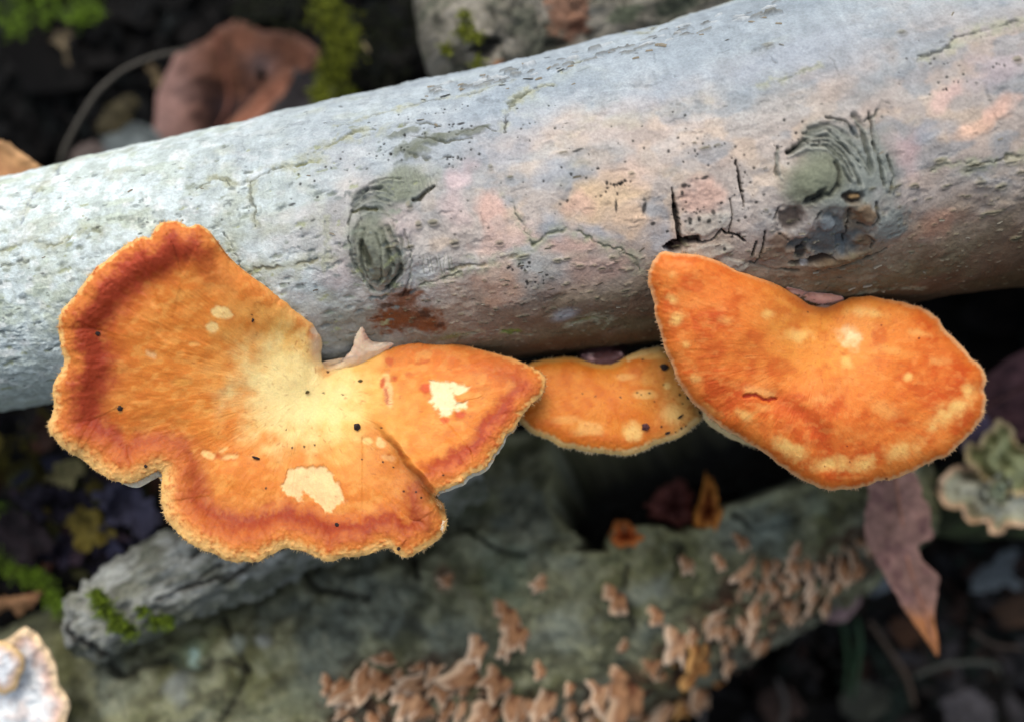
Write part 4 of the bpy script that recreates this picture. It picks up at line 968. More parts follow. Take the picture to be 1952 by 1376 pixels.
col = flecks(cr_, col, [(1752, 645, 2), (1540, 595, 1.6), (1615, 850, 1.6), (1620, 880, 1.6), (1572, 888, 1.4), (1690, 912, 2), (1680, 620, 1.4)], c(120, 50, 20))
right_root = thing('bracket_mushroom', P(1560, 600, 0), 'bright mottled orange kidney shaped mushroom on the right with pale blotches near its edge', 'mushroom')
cr_.build(right_root, w, col, lip=(6, 14), lipcol=c(244, 208, 168), under_t=20, hair=2, haircol=c(248, 206, 160), hairw=lambda th: ang_interp(th, [(0, .8), (30, .5), (45, .25), (60, .12), (120, .2), (140, .5), (150, .7), (359, .8)]),
          under_out=lambda th: ang_interp(th, [(0, 0), (180, 0), (195, 3), (215, 5), (225, 2), (240, 0), (359, 0)]) - 1)
link('attachment', tube_mesh('attachment', [(1562, 655, 20), (1558, 605, -6), (1553, 574, -24), (1548, 545, -70)], [34, 48, 54, 58], 18,
     np.array([c(226, 186, 146), c(226, 196, 176), c(200, 168, 156), c(130, 100, 88)]), np.array(right_root.location), .75, .12, 6), M_flesh, right_root)

# ---- the small one between them
s_out = [(1003, 699), (1012, 692), (1027, 686), (1062, 681), (1091, 681), (1112, 686), (1134, 692), (1156, 695), (1175, 691), (1190, 682), (1209, 673), (1236, 665), (1267, 662), (1300, 678), (1322, 705), (1334, 745), (1338, 780), (1335, 800),
         (1318, 817), (1296, 833), (1271, 843), (1246, 850), (1226, 860), (1201, 867), (1175, 866), (1154, 863), (1123, 860), (1099, 856), (1072, 851), (1048, 837), (1021, 827), (1006, 819), (990, 803), (982, 775), (982, 740), (992, 712)]
cs = Cap(s_out, (1156, 742), 620, 90, 1.0, 3)
X, Y, T, TH_, d = cs.X, cs.Y, cs.T, cs.TH, cs.d
TH_ = cs.thn
w = tps(X, Y, [(1156, 697, 10), (1156, 742, 18), (1062, 681, 2), (1240, 665, 0), (985, 750, 22), (1010, 820, 34), (1175, 866, 50), (1318, 817, 34), (1338, 770, 15), (1150, 790, 28), (1300, 690, -5), (1080, 850, 44), (1250, 845, 44)]) + 12 * np.exp(-(np.hypot((X - 1150) / 2, Y - 780) / 60) ** 2)
w += -26 * np.exp(-d / 13) - 2 * np.exp(-(np.hypot(X - 1156, Y - 708) / 26) ** 2) + (fbm(X / 60, Y / 60, 141, 2) - .5) * 8 + (cs.fine - .5) * 1.8 + (cs.fib - .5) * 1.4 * T
col = np.empty(X.shape + (3,)); col[:] = c(226, 136, 44)
col = mixc(col, sstep(.45, .7, cs.mot) * .5, c(236, 160, 70)); col = mixc(col, sstep(.5, .28, cs.mot) * .6, c(214, 118, 28))
col = mixc(col, sstep(.5, .75, cs.fib) * .35, c(206, 116, 36))
col = mixc(col, sstep(1200, 1330, X + (cs.mot - .5) * 90) * .7, c(234, 192, 120))
col = mixc(col, sstep(1060, 990, X + (cs.mot - .5) * 50) * .6, c(226, 122, 34))
band = np.exp(-((d + (cs.mot - .5) * 22 - 26) / 12) ** 2) * sstep(200, 215, TH_) * sstep(345, 300, TH_)
col = mixc(col, band * .75, c(206, 114, 34))
for (x, y, rx, ry, al) in [(1120, 815, 36, 16, .5), (1205, 822, 22, 20, .8), (1228, 752, 24, 10, .6), (1285, 790, 24, 20, .6), (1272, 735, 8, 8, .8), (1080, 800, 30, 10, .3), (1190, 718, 24, 8, .4), (1245, 676, 40, 10, .6)]:
    m = 1 - sstep(.4, 1.25, np.hypot((X - x) / rx, (Y - y) / ry) + (cs.mot - .5) * 1.0); col = mixc(col, m * al, c(252, 214, 140))
col = mixc(col, sstep(14, 4, d + (cs.fine - .5) * 8) * .9 * (sstep(190, 205, TH_) + (TH_ < 60)), c(254, 226, 170))
col = mixc(col, sstep(12, 2, d) * .6, c(236, 196, 122))
col = mixc(col, sstep(.68, .8, cs.fine) * .4, c(190, 96, 30))
col = flecks(cs, col, [(1215, 748, 1.8), (1222, 752, 1.4), (1238, 749, 2), (1225, 685, 2), (1183, 757, 1.8), (1296, 752, 2.4), (1261, 813, 2.2), (1299, 816, 2.4), (1301, 769, 1.6), (1247, 765, 1.6), (1110, 750, 1.5), (1135, 755, 1.5), (1265, 733, 1.5), (1307, 812, 1.6), (1288, 823, 1.6)])
small_root = thing('bracket_mushroom', P(1152, 690, -30), 'small yellow-orange fan shaped mushroom tucked between the large left and right ones', 'mushroom')
cs.build(small_root, w, col, lip=(5, 12), lipcol=c(252, 232, 190), under_t=16, hair=3, haircol=c(254, 232, 186), hairw=lambda th: ang_interp(th, [(0, .9), (30, .3), (60, .1), (170, .1), (200, .6), (215, 1), (340, 1)]),
         under_out=lambda th: ang_interp(th, [(0, 0), (200, 0), (215, 4), (300, 4), (330, 1)]) - 1)
link('attachment', tube_mesh('attachment', [(1158, 735, -50), (1154, 704, -44), (1148, 686, -54), (1146, 660, -90)], [30, 32, 40, 50], 16,
     np.array([c(120, 80, 72), c(92, 60, 60), c(70, 44, 44), c(40, 28, 26)]), np.array(small_root.location), .7, .16, 9), M_flesh, small_root)  # flesh darkens toward the log: shade of the gap put into the colour

# ---- a fourth, almost wholly hidden under the right one
h_out = [(1345, 765), (1338, 790), (1345, 803), (1358, 815), (1378, 827), (1400, 838), (1430, 848), (1470, 850), (1500, 820), (1500, 780), (1450, 750), (1390, 742)]
ch = Cap(h_out, (1420, 795), 260, 40, 1.0, 4)
X, Y, T, d = ch.X, ch.Y, ch.T, ch.d
w = 40 + 20 * T - 18 * np.exp(-d / 12) + (ch.mot - .5) * 6
col = np.empty(X.shape + (3,)); col[:] = c(214, 176, 112); col = mixc(col, sstep(16, 3, d + (ch.mot - .5) * 14), c(226, 206, 160))
hid_root = thing('bracket_mushroom', P(1430, 770, -10), 'pale buff mushroom, only its edge peeping from under the rightmost cap', 'mushroom')
ch.build(hid_root, w, col, under_t=12, hair=2, haircol=c(232, 212, 170))
link('attachment', tube_mesh('attachment', [(1430, 790, 24), (1450, 720, -30), (1460, 640, -100)], [26, 22, 30], 12, c(150, 120, 110), np.array(hid_root.location), .8, .1, 2), M_flesh, hid_root)

# ------------------------------------------------------------------ crumbs of soil and bark lying on the caps
def cap_w(cap, x, y):
    i = np.argmin((cap.X - x) ** 2 + (cap.Y - y) ** 2); return float(cap.w.ravel()[i])
def lump(name, r, seed, col, loc_w=(0, 0, 0), sq=(1, 1, .6)):
    """an angular little clod"""
    g = np.random.default_rng(seed); nt_, nr_ = 10, 7
    th = np.linspace(0, 2 * math.pi, nt_, endpoint=False)[None, :]; ph_ = np.linspace(0.02, math.pi - .02, nr_)[:, None]
    rr_ = r * (1 + g.uniform(-.32, .32, (nr_, nt_)))
    x = rr_ * np.sin(ph_) * np.cos(th) * sq[0]; y = rr_ * np.sin(ph_) * np.sin(th) * sq[1]; z = rr_ * np.cos(ph_) * sq[2] + 0 * th
    v = W(x, y, z) - W(0, 0, 0)
    return mesh_from(name, v, grid_quads(nr_, nt_, True)[:, ::-1], col=np.broadcast_to(col, (nr_ * nt_, 3)), smooth=False)
CR = [(cb, 186, 636, 7, (1, .8, .6), 0, 'black soil crumb in the red rim band of the left mushroom'), (cb, 229, 778, 7, (1, .8, .6), 20, 'round black crumb at the left side of the big mushroom'),
      (cb, 487, 872, 10, (1, .32, .5), -18, 'thin dark splinter lying below the middle of the big mushroom'), (cb, 482, 611, 5, (.7, 1, .6), -20, 'tiny dark crumb near the upper lobe of the big mushroom'),
      (cb, 586, 747, 6, (1, .6, .6), 10, 'small olive seed on the pale middle of the big mushroom, the left one of two'), (cb, 687, 726, 5.5, (1, .7, .6), 0, 'small olive seed on the pale middle of the big mushroom, the right one of two'),
      (cb, 681, 814, 9, (.9, 1, .7), 30, 'largest dark crumb on the big mushroom, right of its pale middle'), (cb, 643, 1000, 6, (1, .7, .6), -30, 'dark brown crumb just below the big cream scar'),
      (cb, 278, 888, 5, (.7, 1, .6), 30, 'dark crumb at the notch in the lower left rim of the big mushroom'), (cb, 760, 1045, 5, (.8, 1, .6), -20, 'brown crumb on the lower rim by the small notch of the big mushroom'),
      (cs, 1266, 700, 11, (1, .75, .6), 10, 'large black crumb on the upper right of the small mushroom'), (cs, 1231, 814, 10, (1, .9, .7), 0, 'purplish brown crumb near the lower edge of the small mushroom'),
      (cs, 1297, 794, 8, (1, .35, .5), 35, 'black sliver at the right of the small mushroom'), (cs, 1273, 825, 7, (1, .4, .5), 20, 'short black sliver low on the small mushroom close to its rim'),
      (cs, 1312, 757, 5, (1, 1, .6), 0, 'tiny black crumb beside the right mushroom edge, upper of two'), (cs, 1334, 786, 5, (.7, 1, .6), 0, 'tiny black crumb where the small mushroom meets the right one, lower of two')]
for k, (cp, x, y, r, sq, a, lab) in enumerate(CR):
    cw = cap_w(cp, x, y); kk = (D - cw) / D
    o = link('soil_crumb', lump('soil_crumb', r * .78 * kk, 40 + k, c(44, 30, 26) if k not in (4, 5, 11) else (c(96, 84, 44) if k < 6 else c(84, 48, 50)), sq=sq), M_crumb, loc=P(x, y, cw + r * .25).tolist())
    o.rotation_mode = 'QUATERNION'
    from mathutils import Quaternion
    o.rotation_quaternion = Quaternion((0, -cT, sT), math.radians(a))
    tag(o, lab, 'soil crumb', 'crumbs lying on the orange mushrooms')

# ------------------------------------------------------------------ the lower log, green-grey, crowded with little brackets
useg2 = np.concatenate([np.linspace(-1400, -150, 12)[:-1], np.linspace(-150, 1640, 400), np.linspace(1644, 1716, 26)])
l2 = Log([-1400, -150, 500, 1000, 1350, 1600, 1660, 1690, 1706, 1720], [2200, 1640, 1330, 1128, 990, 876, 848, 834, 827, 820], [300, 330, 320, 292, 258, 226, 210, 170, 110, 16],
         [-720, -720, -720, -735, -750, -765, -770, -772, -773, -774], useg2, phis(200, 16), 20)
Sg, V, PX, PY = l2.Sg, l2.V, l2.px.copy(), l2.py.copy()
fr = (np.abs(l2.phi) < math.radians(100))[None, :]
l2.disp += (fbm(Sg / 230, V / 160, 201, 3) - .5) * 36 + (fbm(Sg / 48, V / 60, 204, 4) - .5) * 50 + (fbm(Sg / 17, V / 20, 208, 3) - .5) * 26
n1 = fbm(Sg / 60, V / 50, 211, 4); n2 = fbm(Sg / 140 + 7, V / 120, 215, 3); n3 = fbm(Sg / 22, V / 22, 219, 3)
col = np.empty(V.shape + (3,)); col[:] = c(118, 120, 96)
col = mixc(col, sstep(.45, .65, n1) * .8, c(144, 148, 122)); col = mixc(col, sstep(.5, .3, n1) * .8, c(76, 80, 62))
col = mixc(col, sstep(.5, .68, n2) * .6, c(112, 122, 118)); col = mixc(col, sstep(.45, .3, n2) * .5, c(96, 98, 58))
col = mixc(col, sstep(.58, .72, n3) * .6, c(54, 54, 44)); col = mixc(col, sstep(.4, .25, n3) * .4, c(160, 162, 140))
l2.col = col * .98 * np.array([1.0, .97, .88])
# rotted-out hollow on the upper side
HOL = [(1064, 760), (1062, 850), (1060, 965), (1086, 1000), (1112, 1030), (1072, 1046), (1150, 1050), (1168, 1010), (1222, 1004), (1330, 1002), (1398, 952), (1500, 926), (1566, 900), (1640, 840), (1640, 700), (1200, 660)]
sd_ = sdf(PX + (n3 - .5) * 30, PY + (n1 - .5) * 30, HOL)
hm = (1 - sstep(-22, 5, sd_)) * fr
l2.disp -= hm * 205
l2.col = mixc(l2.col, hm * .97, c(11, 10, 9))  # inside painted near black, the recess's deep shade put into the colour
rimh = np.exp(-((sd_ - 8) / 12) ** 2) * fr; l2.disp += rimh * 14; l2.col = mixc(l2.col, rimh * .5, c(150, 150, 112))
for pts, wd in [([(205, 1262), (230, 1290), (270, 1270), (330, 1252), (345, 1278), (380, 1280), (400, 1262), (430, 1256), (475, 1275)], 16), ([(430, 1180), (470, 1270), (440, 1340), (420, 1376)], 10), ([(560, 1060), (600, 1120), (700, 1140)], 14),
                ([(700, 950), (760, 1010), (800, 1100)], 12), ([(880, 1000), (940, 1040), (1000, 1060)], 10), ([(1200, 1080), (1190, 1130), (1210, 1200)], 9), ([(1400, 980), (1440, 1010), (1520, 990)], 10), ([(1300, 1040), (1290, 1100)], 8)]:
    sm = l2.line(pts, wd, .6, 6, True); l2.paint(sm, c(34, 34, 26), .85); l2.bump(sm, -14)
for (x, y, rx, ry, cc, al) in [(368, 1240, 34, 40, c(110, 124, 96), .7), (365, 1252, 10, 22, c(168, 196, 186), .9), (335, 1310, 36, 40, c(140, 146, 142), .7), (505, 1220, 18, 20, c(160, 166, 160), .7), (450, 1225, 24, 26, c(140, 148, 136), .6),
                               (1080, 1200, 90, 60, c(136, 142, 128), .6), (960, 1090, 60, 90, c(96, 116, 100), .4), (850, 1100, 26, 36, c(116, 84, 68), .7), (900, 960, 60, 60, c(92, 98, 62), .5), (560, 1340, 60, 40, c(140, 144, 112), .5),
                               (1240, 1120, 70, 30, c(132, 140, 132), .5), (1470, 1000, 50, 30, c(128, 140, 128), .6), (1550, 960, 40, 30, c(120, 130, 112), .5)]:
    sm = l2.ell(x, y, rx * 1.27, ry * 1.27, 0, soft=.7, warp=.4, ws=30); l2.paint(sm, cc, al); l2.bump(sm, 8 * al)
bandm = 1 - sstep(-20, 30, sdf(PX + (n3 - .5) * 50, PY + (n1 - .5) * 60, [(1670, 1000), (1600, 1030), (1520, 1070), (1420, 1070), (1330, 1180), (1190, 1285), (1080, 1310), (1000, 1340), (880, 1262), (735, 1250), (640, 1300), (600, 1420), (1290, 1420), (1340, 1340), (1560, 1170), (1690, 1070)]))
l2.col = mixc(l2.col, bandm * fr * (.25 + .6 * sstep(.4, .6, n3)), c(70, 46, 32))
low_root = thing('lower_log', P(900, 1250, -950), 'thick grey-green rough-barked log below, with a dark hollow and many small tan brackets', 'log')
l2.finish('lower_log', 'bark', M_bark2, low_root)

def on_log(L, x, y):
    fr_ = np.abs(L.phi) < math.radians(100)
    d2 = (L.px[:, fr_] - x) ** 2 + (L.py[:, fr_] - y) ** 2
    i, j = np.unravel_index(np.argmin(d2), d2.shape)
    return L.st[:, fr_][i, j], L.nrm[:, fr_][i, j]

# little fan brackets: three shapes, copied
def bracket_mesh(name, seed, tone=0):
    g = np.random.default_rng(seed); nt_, nr_ = 24, 8
    a = np.linspace(-.03 * math.pi, 1.03 * math.pi, nt_); t = np.linspace(0, 1, nr_)
    R_ = 1 + .22 * np.sin(2 * a + g.uniform(0, 6)) + .13 * np.sin(5 * a + g.uniform(0, 6)) + .08 * np.sin(9 * a + g.uniform(0, 6)) + g.normal(0, .06, nt_)
    asp = g.uniform(.75, 1.3); skew = g.uniform(-.4, .4)
    y = t[:, None] * R_ * np.sin(a) * asp; x = t[:, None] * R_ * np.cos(a) * g.uniform(.5, .85) + skew * y
    z = (.18 * np.sin(3 * a + g.uniform(0, 6)) + .1 * np.sin(7 * a + g.uniform(0, 6)))[None] * t[:, None] ** 2 + .45 * t[:, None] ** .7 - g.uniform(.2, .9) * t[:, None] ** 3 + g.normal(0, .025, (nr_, nt_))
    top = np.stack([x, y, z], -1); thick = .1 * (1 - .5 * t[:, None])
    bot = np.stack([x * .97, y * .97, z - thick - .05], -1)
    tan = [c(172, 126, 88), c(192, 150, 112), c(166, 112, 60)][tone]; edge = [c(228, 200, 168), c(238, 214, 186), c(216, 166, 100)][tone]; dk = [c(104, 60, 38), c(122, 76, 52), c(104, 58, 26)][tone]
    tt = t[:, None] + 0 * a
    ct_ = mixc(np.broadcast_to(dk, top.shape).copy(), sstep(.1, .45, tt), tan)
    ct_ = mixc(ct_, np.exp(-((tt - .72) / .07) ** 2) * .5, dk); ct_ = mixc(ct_, sstep(.78, .95, tt), edge)
    cb_ = np.broadcast_to(mixc(tan[None], np.array([.5]), dk)[0], bot.shape)
    n = nr_ * nt_
    q1 = grid_quads(nr_, nt_, False); q2 = grid_quads(nr_, nt_, False)[:, ::-1] + n
    e = np.arange(nt_ - 1); rim = np.stack([(nr_ - 1) * nt_ + e, (nr_ - 1) * nt_ + e + 1, n + (nr_ - 1) * nt_ + e + 1, n + (nr_ - 1) * nt_ + e], -1)
    return mesh_from(name, np.concatenate([top.reshape(-1, 3), bot.reshape(-1, 3)]) * S, np.concatenate([q1, q2, rim]), col=np.concatenate([ct_.reshape(-1, 3), cb_.reshape(-1, 3)]))
BM = [bracket_mesh('small_bracket', 1, 0), bracket_mesh('small_bracket', 2, 1), bracket_mesh('small_bracket', 3, 0), bracket_mesh('small_bracket', 4, 2), bracket_mesh('small_bracket', 5, 1)]
BMX = [bracket_mesh('small_bracket', 10 + k, [0, 1, 0, 0, 1][k % 5]) for k in range(12)]; BMG = [bracket_mesh('small_bracket', 30 + k, 2) for k in range(5)]
ZUP = np.array([0, cT, sT])        # gravity-up in stage axes
br = np.random.default_rng(31)
def put_bracket(L, x, y, width, me, label, group, spin=None, lift=0.0, tilt=.35):
    p, nrm = on_log(L, x, y)
    dn = -ZUP + nrm * (ZUP @ nrm); dn /= np.linalg.norm(dn) + 1e-9          # downhill on the bark
    sd_ = np.cross(nrm, dn); a = br.uniform(-1.5, -.1) if spin is None else math.radians(spin * .5 - 70)
    yv = dn * math.cos(a) + sd_ * math.sin(a)
    yv = yv * .8 + nrm * (.5 + tilt * br.uniform(-.4, .6)); yv /= np.linalg.norm(yv)
    zv = nrm + br.normal(0, .18, 3); zv -= yv * (zv @ yv); zv /= np.linalg.norm(zv)
    xv = np.cross(yv, zv)
    half = 1.3 * width / 2 * (D - p[2]) / D
    cols_ = [W(*v) - W(0, 0, 0) for v in (xv * half * .9, yv * half * 1.2, zv * half * .8)]
    M = Matrix.Identity(4)
    wp = W(*(p + nrm * lift))
    for r_ in range(3):
        for k_ in range(3): M[r_][k_] = cols_[k_][r_] / S
        M[r_][3] = wp[r_]
    o = link('small_bracket', me, M_shelf); o.matrix_world = M
    return tag(o, label, 'bracket fungus', group)
G1 = 'small tan brackets on the lower log'
for (x, y, wd, k, sp, lab) in [
    (1175, 1132, 58, 0, 50, 'tan bracket standing alone on the bare green bark right of the pair of tall ones'), (1040, 1112, 44, 1, -20, 'small pinkish bracket above the pair of tall ones on the lower log'),
    (1310, 1068, 44, 1, 70, 'pale pink narrow bracket below the orange-brown crust on the lower log'), (1370, 1062, 32, 0, 60, 'small tan bracket between the pale pink narrow one and the crowded edge'),
    (968, 1158, 62, 0, 80, 'upper one of the tall reddish tan brackets in the middle of the lower log'), (990, 1195, 60, 2, 70, 'right-hand one of the tall reddish tan brackets in the middle of the lower log'), (972, 1222, 48, 1, 40, 'lowest one of the tall reddish tan brackets in the middle of the lower log'),
    (915, 1222, 62, 1, 60, 'pale tan bracket left of the tall reddish ones'), (1252, 1160, 42, 0, 20, 'small tan bracket on bare bark just above the crowded edge'), (1292, 1205, 78, 1, 55, 'largest pale bracket at the upper border of the crowded edge'),
    (1412, 1020, 36, 0, 80, 'tan bracket right below the orange fungus with the dark middle'), (1525, 1045, 34, 2, 0, 'lone brown bracket high up near the leaf end of the lower log'), (1196, 1225, 26, 2, 10, 'tiny brown bracket in the middle of the bare bark below'),
    (1030, 1265, 36, 0, 30, 'small buff bracket above the bottom edge cluster'), (630, 1298, 40, 0, 60, 'leftmost small tan bracket on the lower log'), (860, 1110, 30, 2, 30, 'dull brown bracket under the big mushroom on shaded bark'),
    (1365, 1180, 50, 1, 50, 'broad pale bracket curling round at the middle of the crowded edge'), (1200, 1300, 130, 0, 12, 'widest bracket at the bottom, like a ragged fan over a dark gap'), (1000, 1330, 40, 1, 60, 'pale tan bracket at the bottom beside the widest fan')]:
    put_bracket(l2, x, y, wd, BM[k], lab, G1, sp, 3)
BAND = [(1662, 1006), (1600, 1036), (1520, 1075), (1470, 1060), (1425, 1060), (1410, 1120), (1340, 1180), (1290, 1240), (1190, 1280), (1080, 1300), (1010, 1340), (960, 1290), (880, 1262), (800, 1250), (735, 1250), (690, 1290), (640, 1300), (680, 1390), (1290, 1390), (1340, 1322), (1440, 1242), (1548, 1152), (1668, 1062)]
pts = []
tries = 0
while len(pts) < 190 and tries < 60000:
    tries += 1
    x, y = br.uniform(640, 1670), br.uniform(1000, 1388)
    if not inside(np.array(x), np.array(y), BAND): continue
    if np.hypot(x - 1200, y - 1300) < 60: continue
    if all((x - a) ** 2 + (y - b) ** 2 > ((18 if x > 1340 else 25) + 12 * br.random()) ** 2 for a, b in pts): pts.append((x, y))
def zone_label(x, y, golden, width):
    sz = 'tiny' if width < 30 else 'small' if width < 44 else 'mid-sized' if width < 64 else 'broad'
    t = 'golden' if golden else 'pinkish tan'
    bd = float(dist_poly(np.array(x), np.array(y), BAND[:13]))
    row = 'at the upper border of' if bd < 22 else 'inside' if bd < 62 else 'low in'
    zs = [(1590, 'crowd touching the hanging leaf'), (1520, 'crowd left of the hanging leaf'), (1450, 'crowd above the dull mauve leaf'), (1390, 'crowd below the orange fungus'), (1310, 'crowd by the largest pale bracket'),
          (1240, 'crowd right of the widest fan'), (1150, 'crowd around the widest fan'), (1070, 'crowd left of the widest fan'), (1020, 'bottom crowd right of tall ones'), (960, 'bottom crowd under tall ones'), (900, 'bottom crowd left of tall ones'), (850, 'middle left bottom crowd'), (790, 'left bottom crowd'), (720, 'far left crowd')]
    z = next((n_ for lim, n_ in zs if x > lim), 'leftmost end of bottom crowd')
    return sz + ' ' + t + ' bracket ' + row + ' the ' + z
for (x, y) in pts:
    far_ = y > 1230 and x > 1150 and br.random() < .6
    wd_ = 18 + 30 * br.random() if x > 1340 else 24 + 70 * br.random() ** 1.8
    put_bracket(l2, x, y, wd_, BMG[br.integers(5)] if far_ else BMX[br.integers(12)], zone_label(x, y, far_, wd_), G1 + ', crowded edge', None, 2)
# dark crusty fungi at the lip of the hollow
def crust(x, y, rx, ry, ang, col_in, col_out, lab, lift=6, seed=1, L=None, at=None):
    p, nrm = on_log(L or l2, *(at or (x, y)))
    k = (D - p[2]) / D
    a = np.linspace(0, 2 * math.pi, 30, endpoint=False); g = np.random.default_rng(seed)
    R_ = 1 + .18 * np.sin(3 * a + seed) + g.normal(0, .09, 30); t = np.linspace(0.02, 1, 9)
    ca, sa = math.cos(math.radians(ang)), math.sin(math.radians(ang))
    ex = t[:, None] * R_ * np.cos(a) * rx; ey = t[:, None] * R_ * np.sin(a) * ry
    x_ = x + ex * ca + ey * sa; y_ = y + ex * sa - ey * ca
    w_ = p[2] + lift + 26 * np.sin(np.clip(t, 0, 1) * math.pi)[:, None] * (1 + .5 * np.sin(5 * a + seed)) + g.normal(0, 2.5, x_.shape) - 40 * (t[:, None] > .99)
    tt = np.broadcast_to(t[:, None], x_.shape)
    cc = mixc(np.broadcast_to(col_in, x_.shape + (3,)).copy(), sstep(.35, .8, tt + g.normal(0, .08, x_.shape)), col_out)
    loc = P(x, y, p[2])
    o = link('crust_fungus', mesh_from('crust_fungus', P(x_, y_, w_) - loc, grid_quads(9, 30, True), col=cc), M_shelf, loc=loc.tolist())
    return tag(o, lab, 'fungus', 'crusty fungi at the lip of the hollow')
crust(1192, 1020, 36, 26, 8, c(150, 66, 22), c(196, 116, 56), 'orange-brown crusty fungus at the lower lip of the dark hollow', 6, 2, at=(1192, 1062))
crust(1350, 968, 26, 54, 5, c(130, 62, 18), c(206, 132, 54), 'tall orange fungus with a dark middle at the right of the hollow', 0, 3, at=(1368, 1030))
crust(1284, 962, 46, 46, 0, c(74, 34, 28), c(112, 62, 54), 'dark red-brown lump in the hollow left of the tall orange fungus', -50, 4, at=(1290, 1040))

# ------------------------------------------------------------------ the log behind, top, with moss on its end
useg3 = np.concatenate([np.linspace(806, 850, 14), np.linspace(854, 1500, 150), np.linspace(1520, 2600, 16)])
l3 = Log([800, 815, 835, 860, 900, 1000, 1300, 1600, 2600], [112, 108, 100, 88, 70, 40, -30, -90, -250], [10, 70, 110, 135, 152, 168, 176, 180, 190], [-430, -430, -430, -430, -430, -440, -450, -460, -480], useg3, phis(150, 14), 14)
Sg, V, PX, PY = l3.Sg, l3.V, l3.px, l3.py
l3.disp += (fbm(Sg / 90, V / 90, 231, 3) - .5) * 40 + (fbm(Sg / 20, V / 20, 234, 4) - .5) * 18
n1 = fbm(Sg / 60, V / 45, 241, 4); n3 = fbm(Sg / 16, V / 26, 245, 3)
col = np.empty(V.shape + (3,)); col[:] = c(150, 144, 128)
col = mixc(col, sstep(.45, .65, n1) * .7, c(172, 166, 152)); col = mixc(col, sstep(.5, .3, n1) * .7, c(108, 112, 94)); col = mixc(col, sstep(.58, .72, n3) * .7, c(76, 74, 62))
l3.col = col * .74
for (x, y, rx, ry, cc, h) in [(930, 92, 30, 22, c(16, 15, 13), -40), (1085, 30, 46, 60, c(140, 100, 78), 2), (1100, 55, 26, 14, c(104, 66, 50), -3), (1190, 30, 40, 20, c(92, 100, 80), 0), (1290, 10, 50, 24, c(66, 74, 60), -6), (1060, 90, 30, 12, c(60, 58, 48), -8), (945, 122, 16, 8, c(150, 100, 62), 4)]:
    sm = l3.ell(x, y, rx * 1.2, ry * 1.2, 0, soft=.4, warp=.4, ws=14); l3.paint(sm, cc, .85); l3.bump(sm, h)
l3_root = thing('mossy_log', P(1100, 60, -640), 'grey-tan log lying behind the pale one at the top, mossy at its rounded end', 'log')
l3.finish('mossy_log', 'bark', M_bark2, l3_root)

# ------------------------------------------------------------------ broken branch stub, lower left
useg4 = np.concatenate([np.linspace(124, 170, 22), np.linspace(172, 900, 150)])
l4 = Log([120, 130, 145, 165, 200, 300, 450, 600, 900], [1205, 1204, 1200, 1192, 1176, 1120, 1050, 985, 860], [8, 38, 56, 66, 74, 83, 87, 88, 88], [-300, -302, -304, -306, -310, -320, -335, -350, -380], useg4, phis(130, 12), 8)
Sg, V = l4.Sg, l4.V
l4.disp += (fbm(Sg / 70, V / 60, 251, 3) - .5) * 34 + (fbm(Sg / 26, V / 16, 254, 4) - .5) * 40
n1 = fbm(Sg / 60, V / 40, 261, 4); n3 = fbm(Sg / 26, V / 12, 265, 3)
col = np.empty(V.shape + (3,)); col[:] = c(168, 170, 160)
col = mixc(col, sstep(.45, .62, n1) * .7, c(190, 194, 188)); col = mixc(col, sstep(.5, .3, n1) * .7, c(126, 128, 108)); col = mixc(col, sstep(.55, .7, n3) * .7, c(84, 86, 74))
col = mixc(col, sstep(-.2, -.9, V / l4.R[:, None]) * .6, c(84, 90, 70))
l4.col = col * .82
for pts, wd in [([(128, 1195), (150, 1222), (175, 1232), (200, 1248), (240, 1250)], 22), ([(360, 1060), (390, 1040), (470, 1010), (520, 1020)], 9), ([(300, 1140), (360, 1120), (440, 1090)], 8), ([(430, 1110), (480, 1070), (560, 1030)], 9), ([(380, 1100), (420, 1075)], 6)]:
    sm = l4.line(pts, wd, .6, 5, True); l4.paint(sm, c(34, 30, 26), .9); l4.bump(sm, -12)
l4_root = thing('branch_stub', P(300, 1120, -430), 'short grey branch stub with a broken mossy end, lying over the lower log', 'branch')
l4.finish('branch_stub', 'bark', M_bark2, l4_root)

# ------------------------------------------------------------------ pale shelf fungi at the edges of the picture
def fan(name, outline, C, wfun, colfun, parent, mat=M_shelf, nt_=220, nr_=40, thick=16, jit=1.5, seed=7, under=None, holes=()):
    cp = Cap(outline, C, nt_, nr_, jit, seed)
    w_ = wfun(cp.X, cp.Y, cp.T, cp.d, cp) - 14 * np.exp(-cp.d / 9); cc = colfun(cp.X, cp.Y, cp.T, cp.d, cp)
    top = P(cp.X, cp.Y, w_); botw = w_ - thick * (1 - .55 * cp.T ** 4)
    sh = cp.C[None, None] + (np.stack([cp.X, cp.Y], -1) - cp.C) * .985
    bot = P(sh[..., 0], sh[..., 1], botw)
    loc = np.array(parent.location); n = nr_ * nt_
    q = np.concatenate([grid_quads(nr_, nt_), grid_quads(nr_, nt_)[:, ::-1] + n])
    for (hx, hy, hrx, hry) in holes:
        qx = np.concatenate([cp.X.ravel()] * 2)[q].mean(1); qy = np.concatenate([cp.Y.ravel()] * 2)[q].mean(1)
        q = q[((qx - hx) / hrx) ** 2 + ((qy - hy) / hry) ** 2 > 1]
    e = np.arange(nt_); e2 = (e + 1) % nt_; o_ = (nr_ - 1) * nt_
    rim = np.stack([o_ + e, o_ + e2, n + o_ + e2, n + o_ + e], -1)
    uc = cc * .8 if under is None else np.broadcast_to(under, cc.shape)
    return link(name, mesh_from(name, np.concatenate([top.reshape(-1, 3), bot.reshape(-1, 3)]) - loc, np.concatenate([q, rim]), col=np.concatenate([cc.reshape(-1, 3), uc.reshape(-1, 3)])), mat, parent)

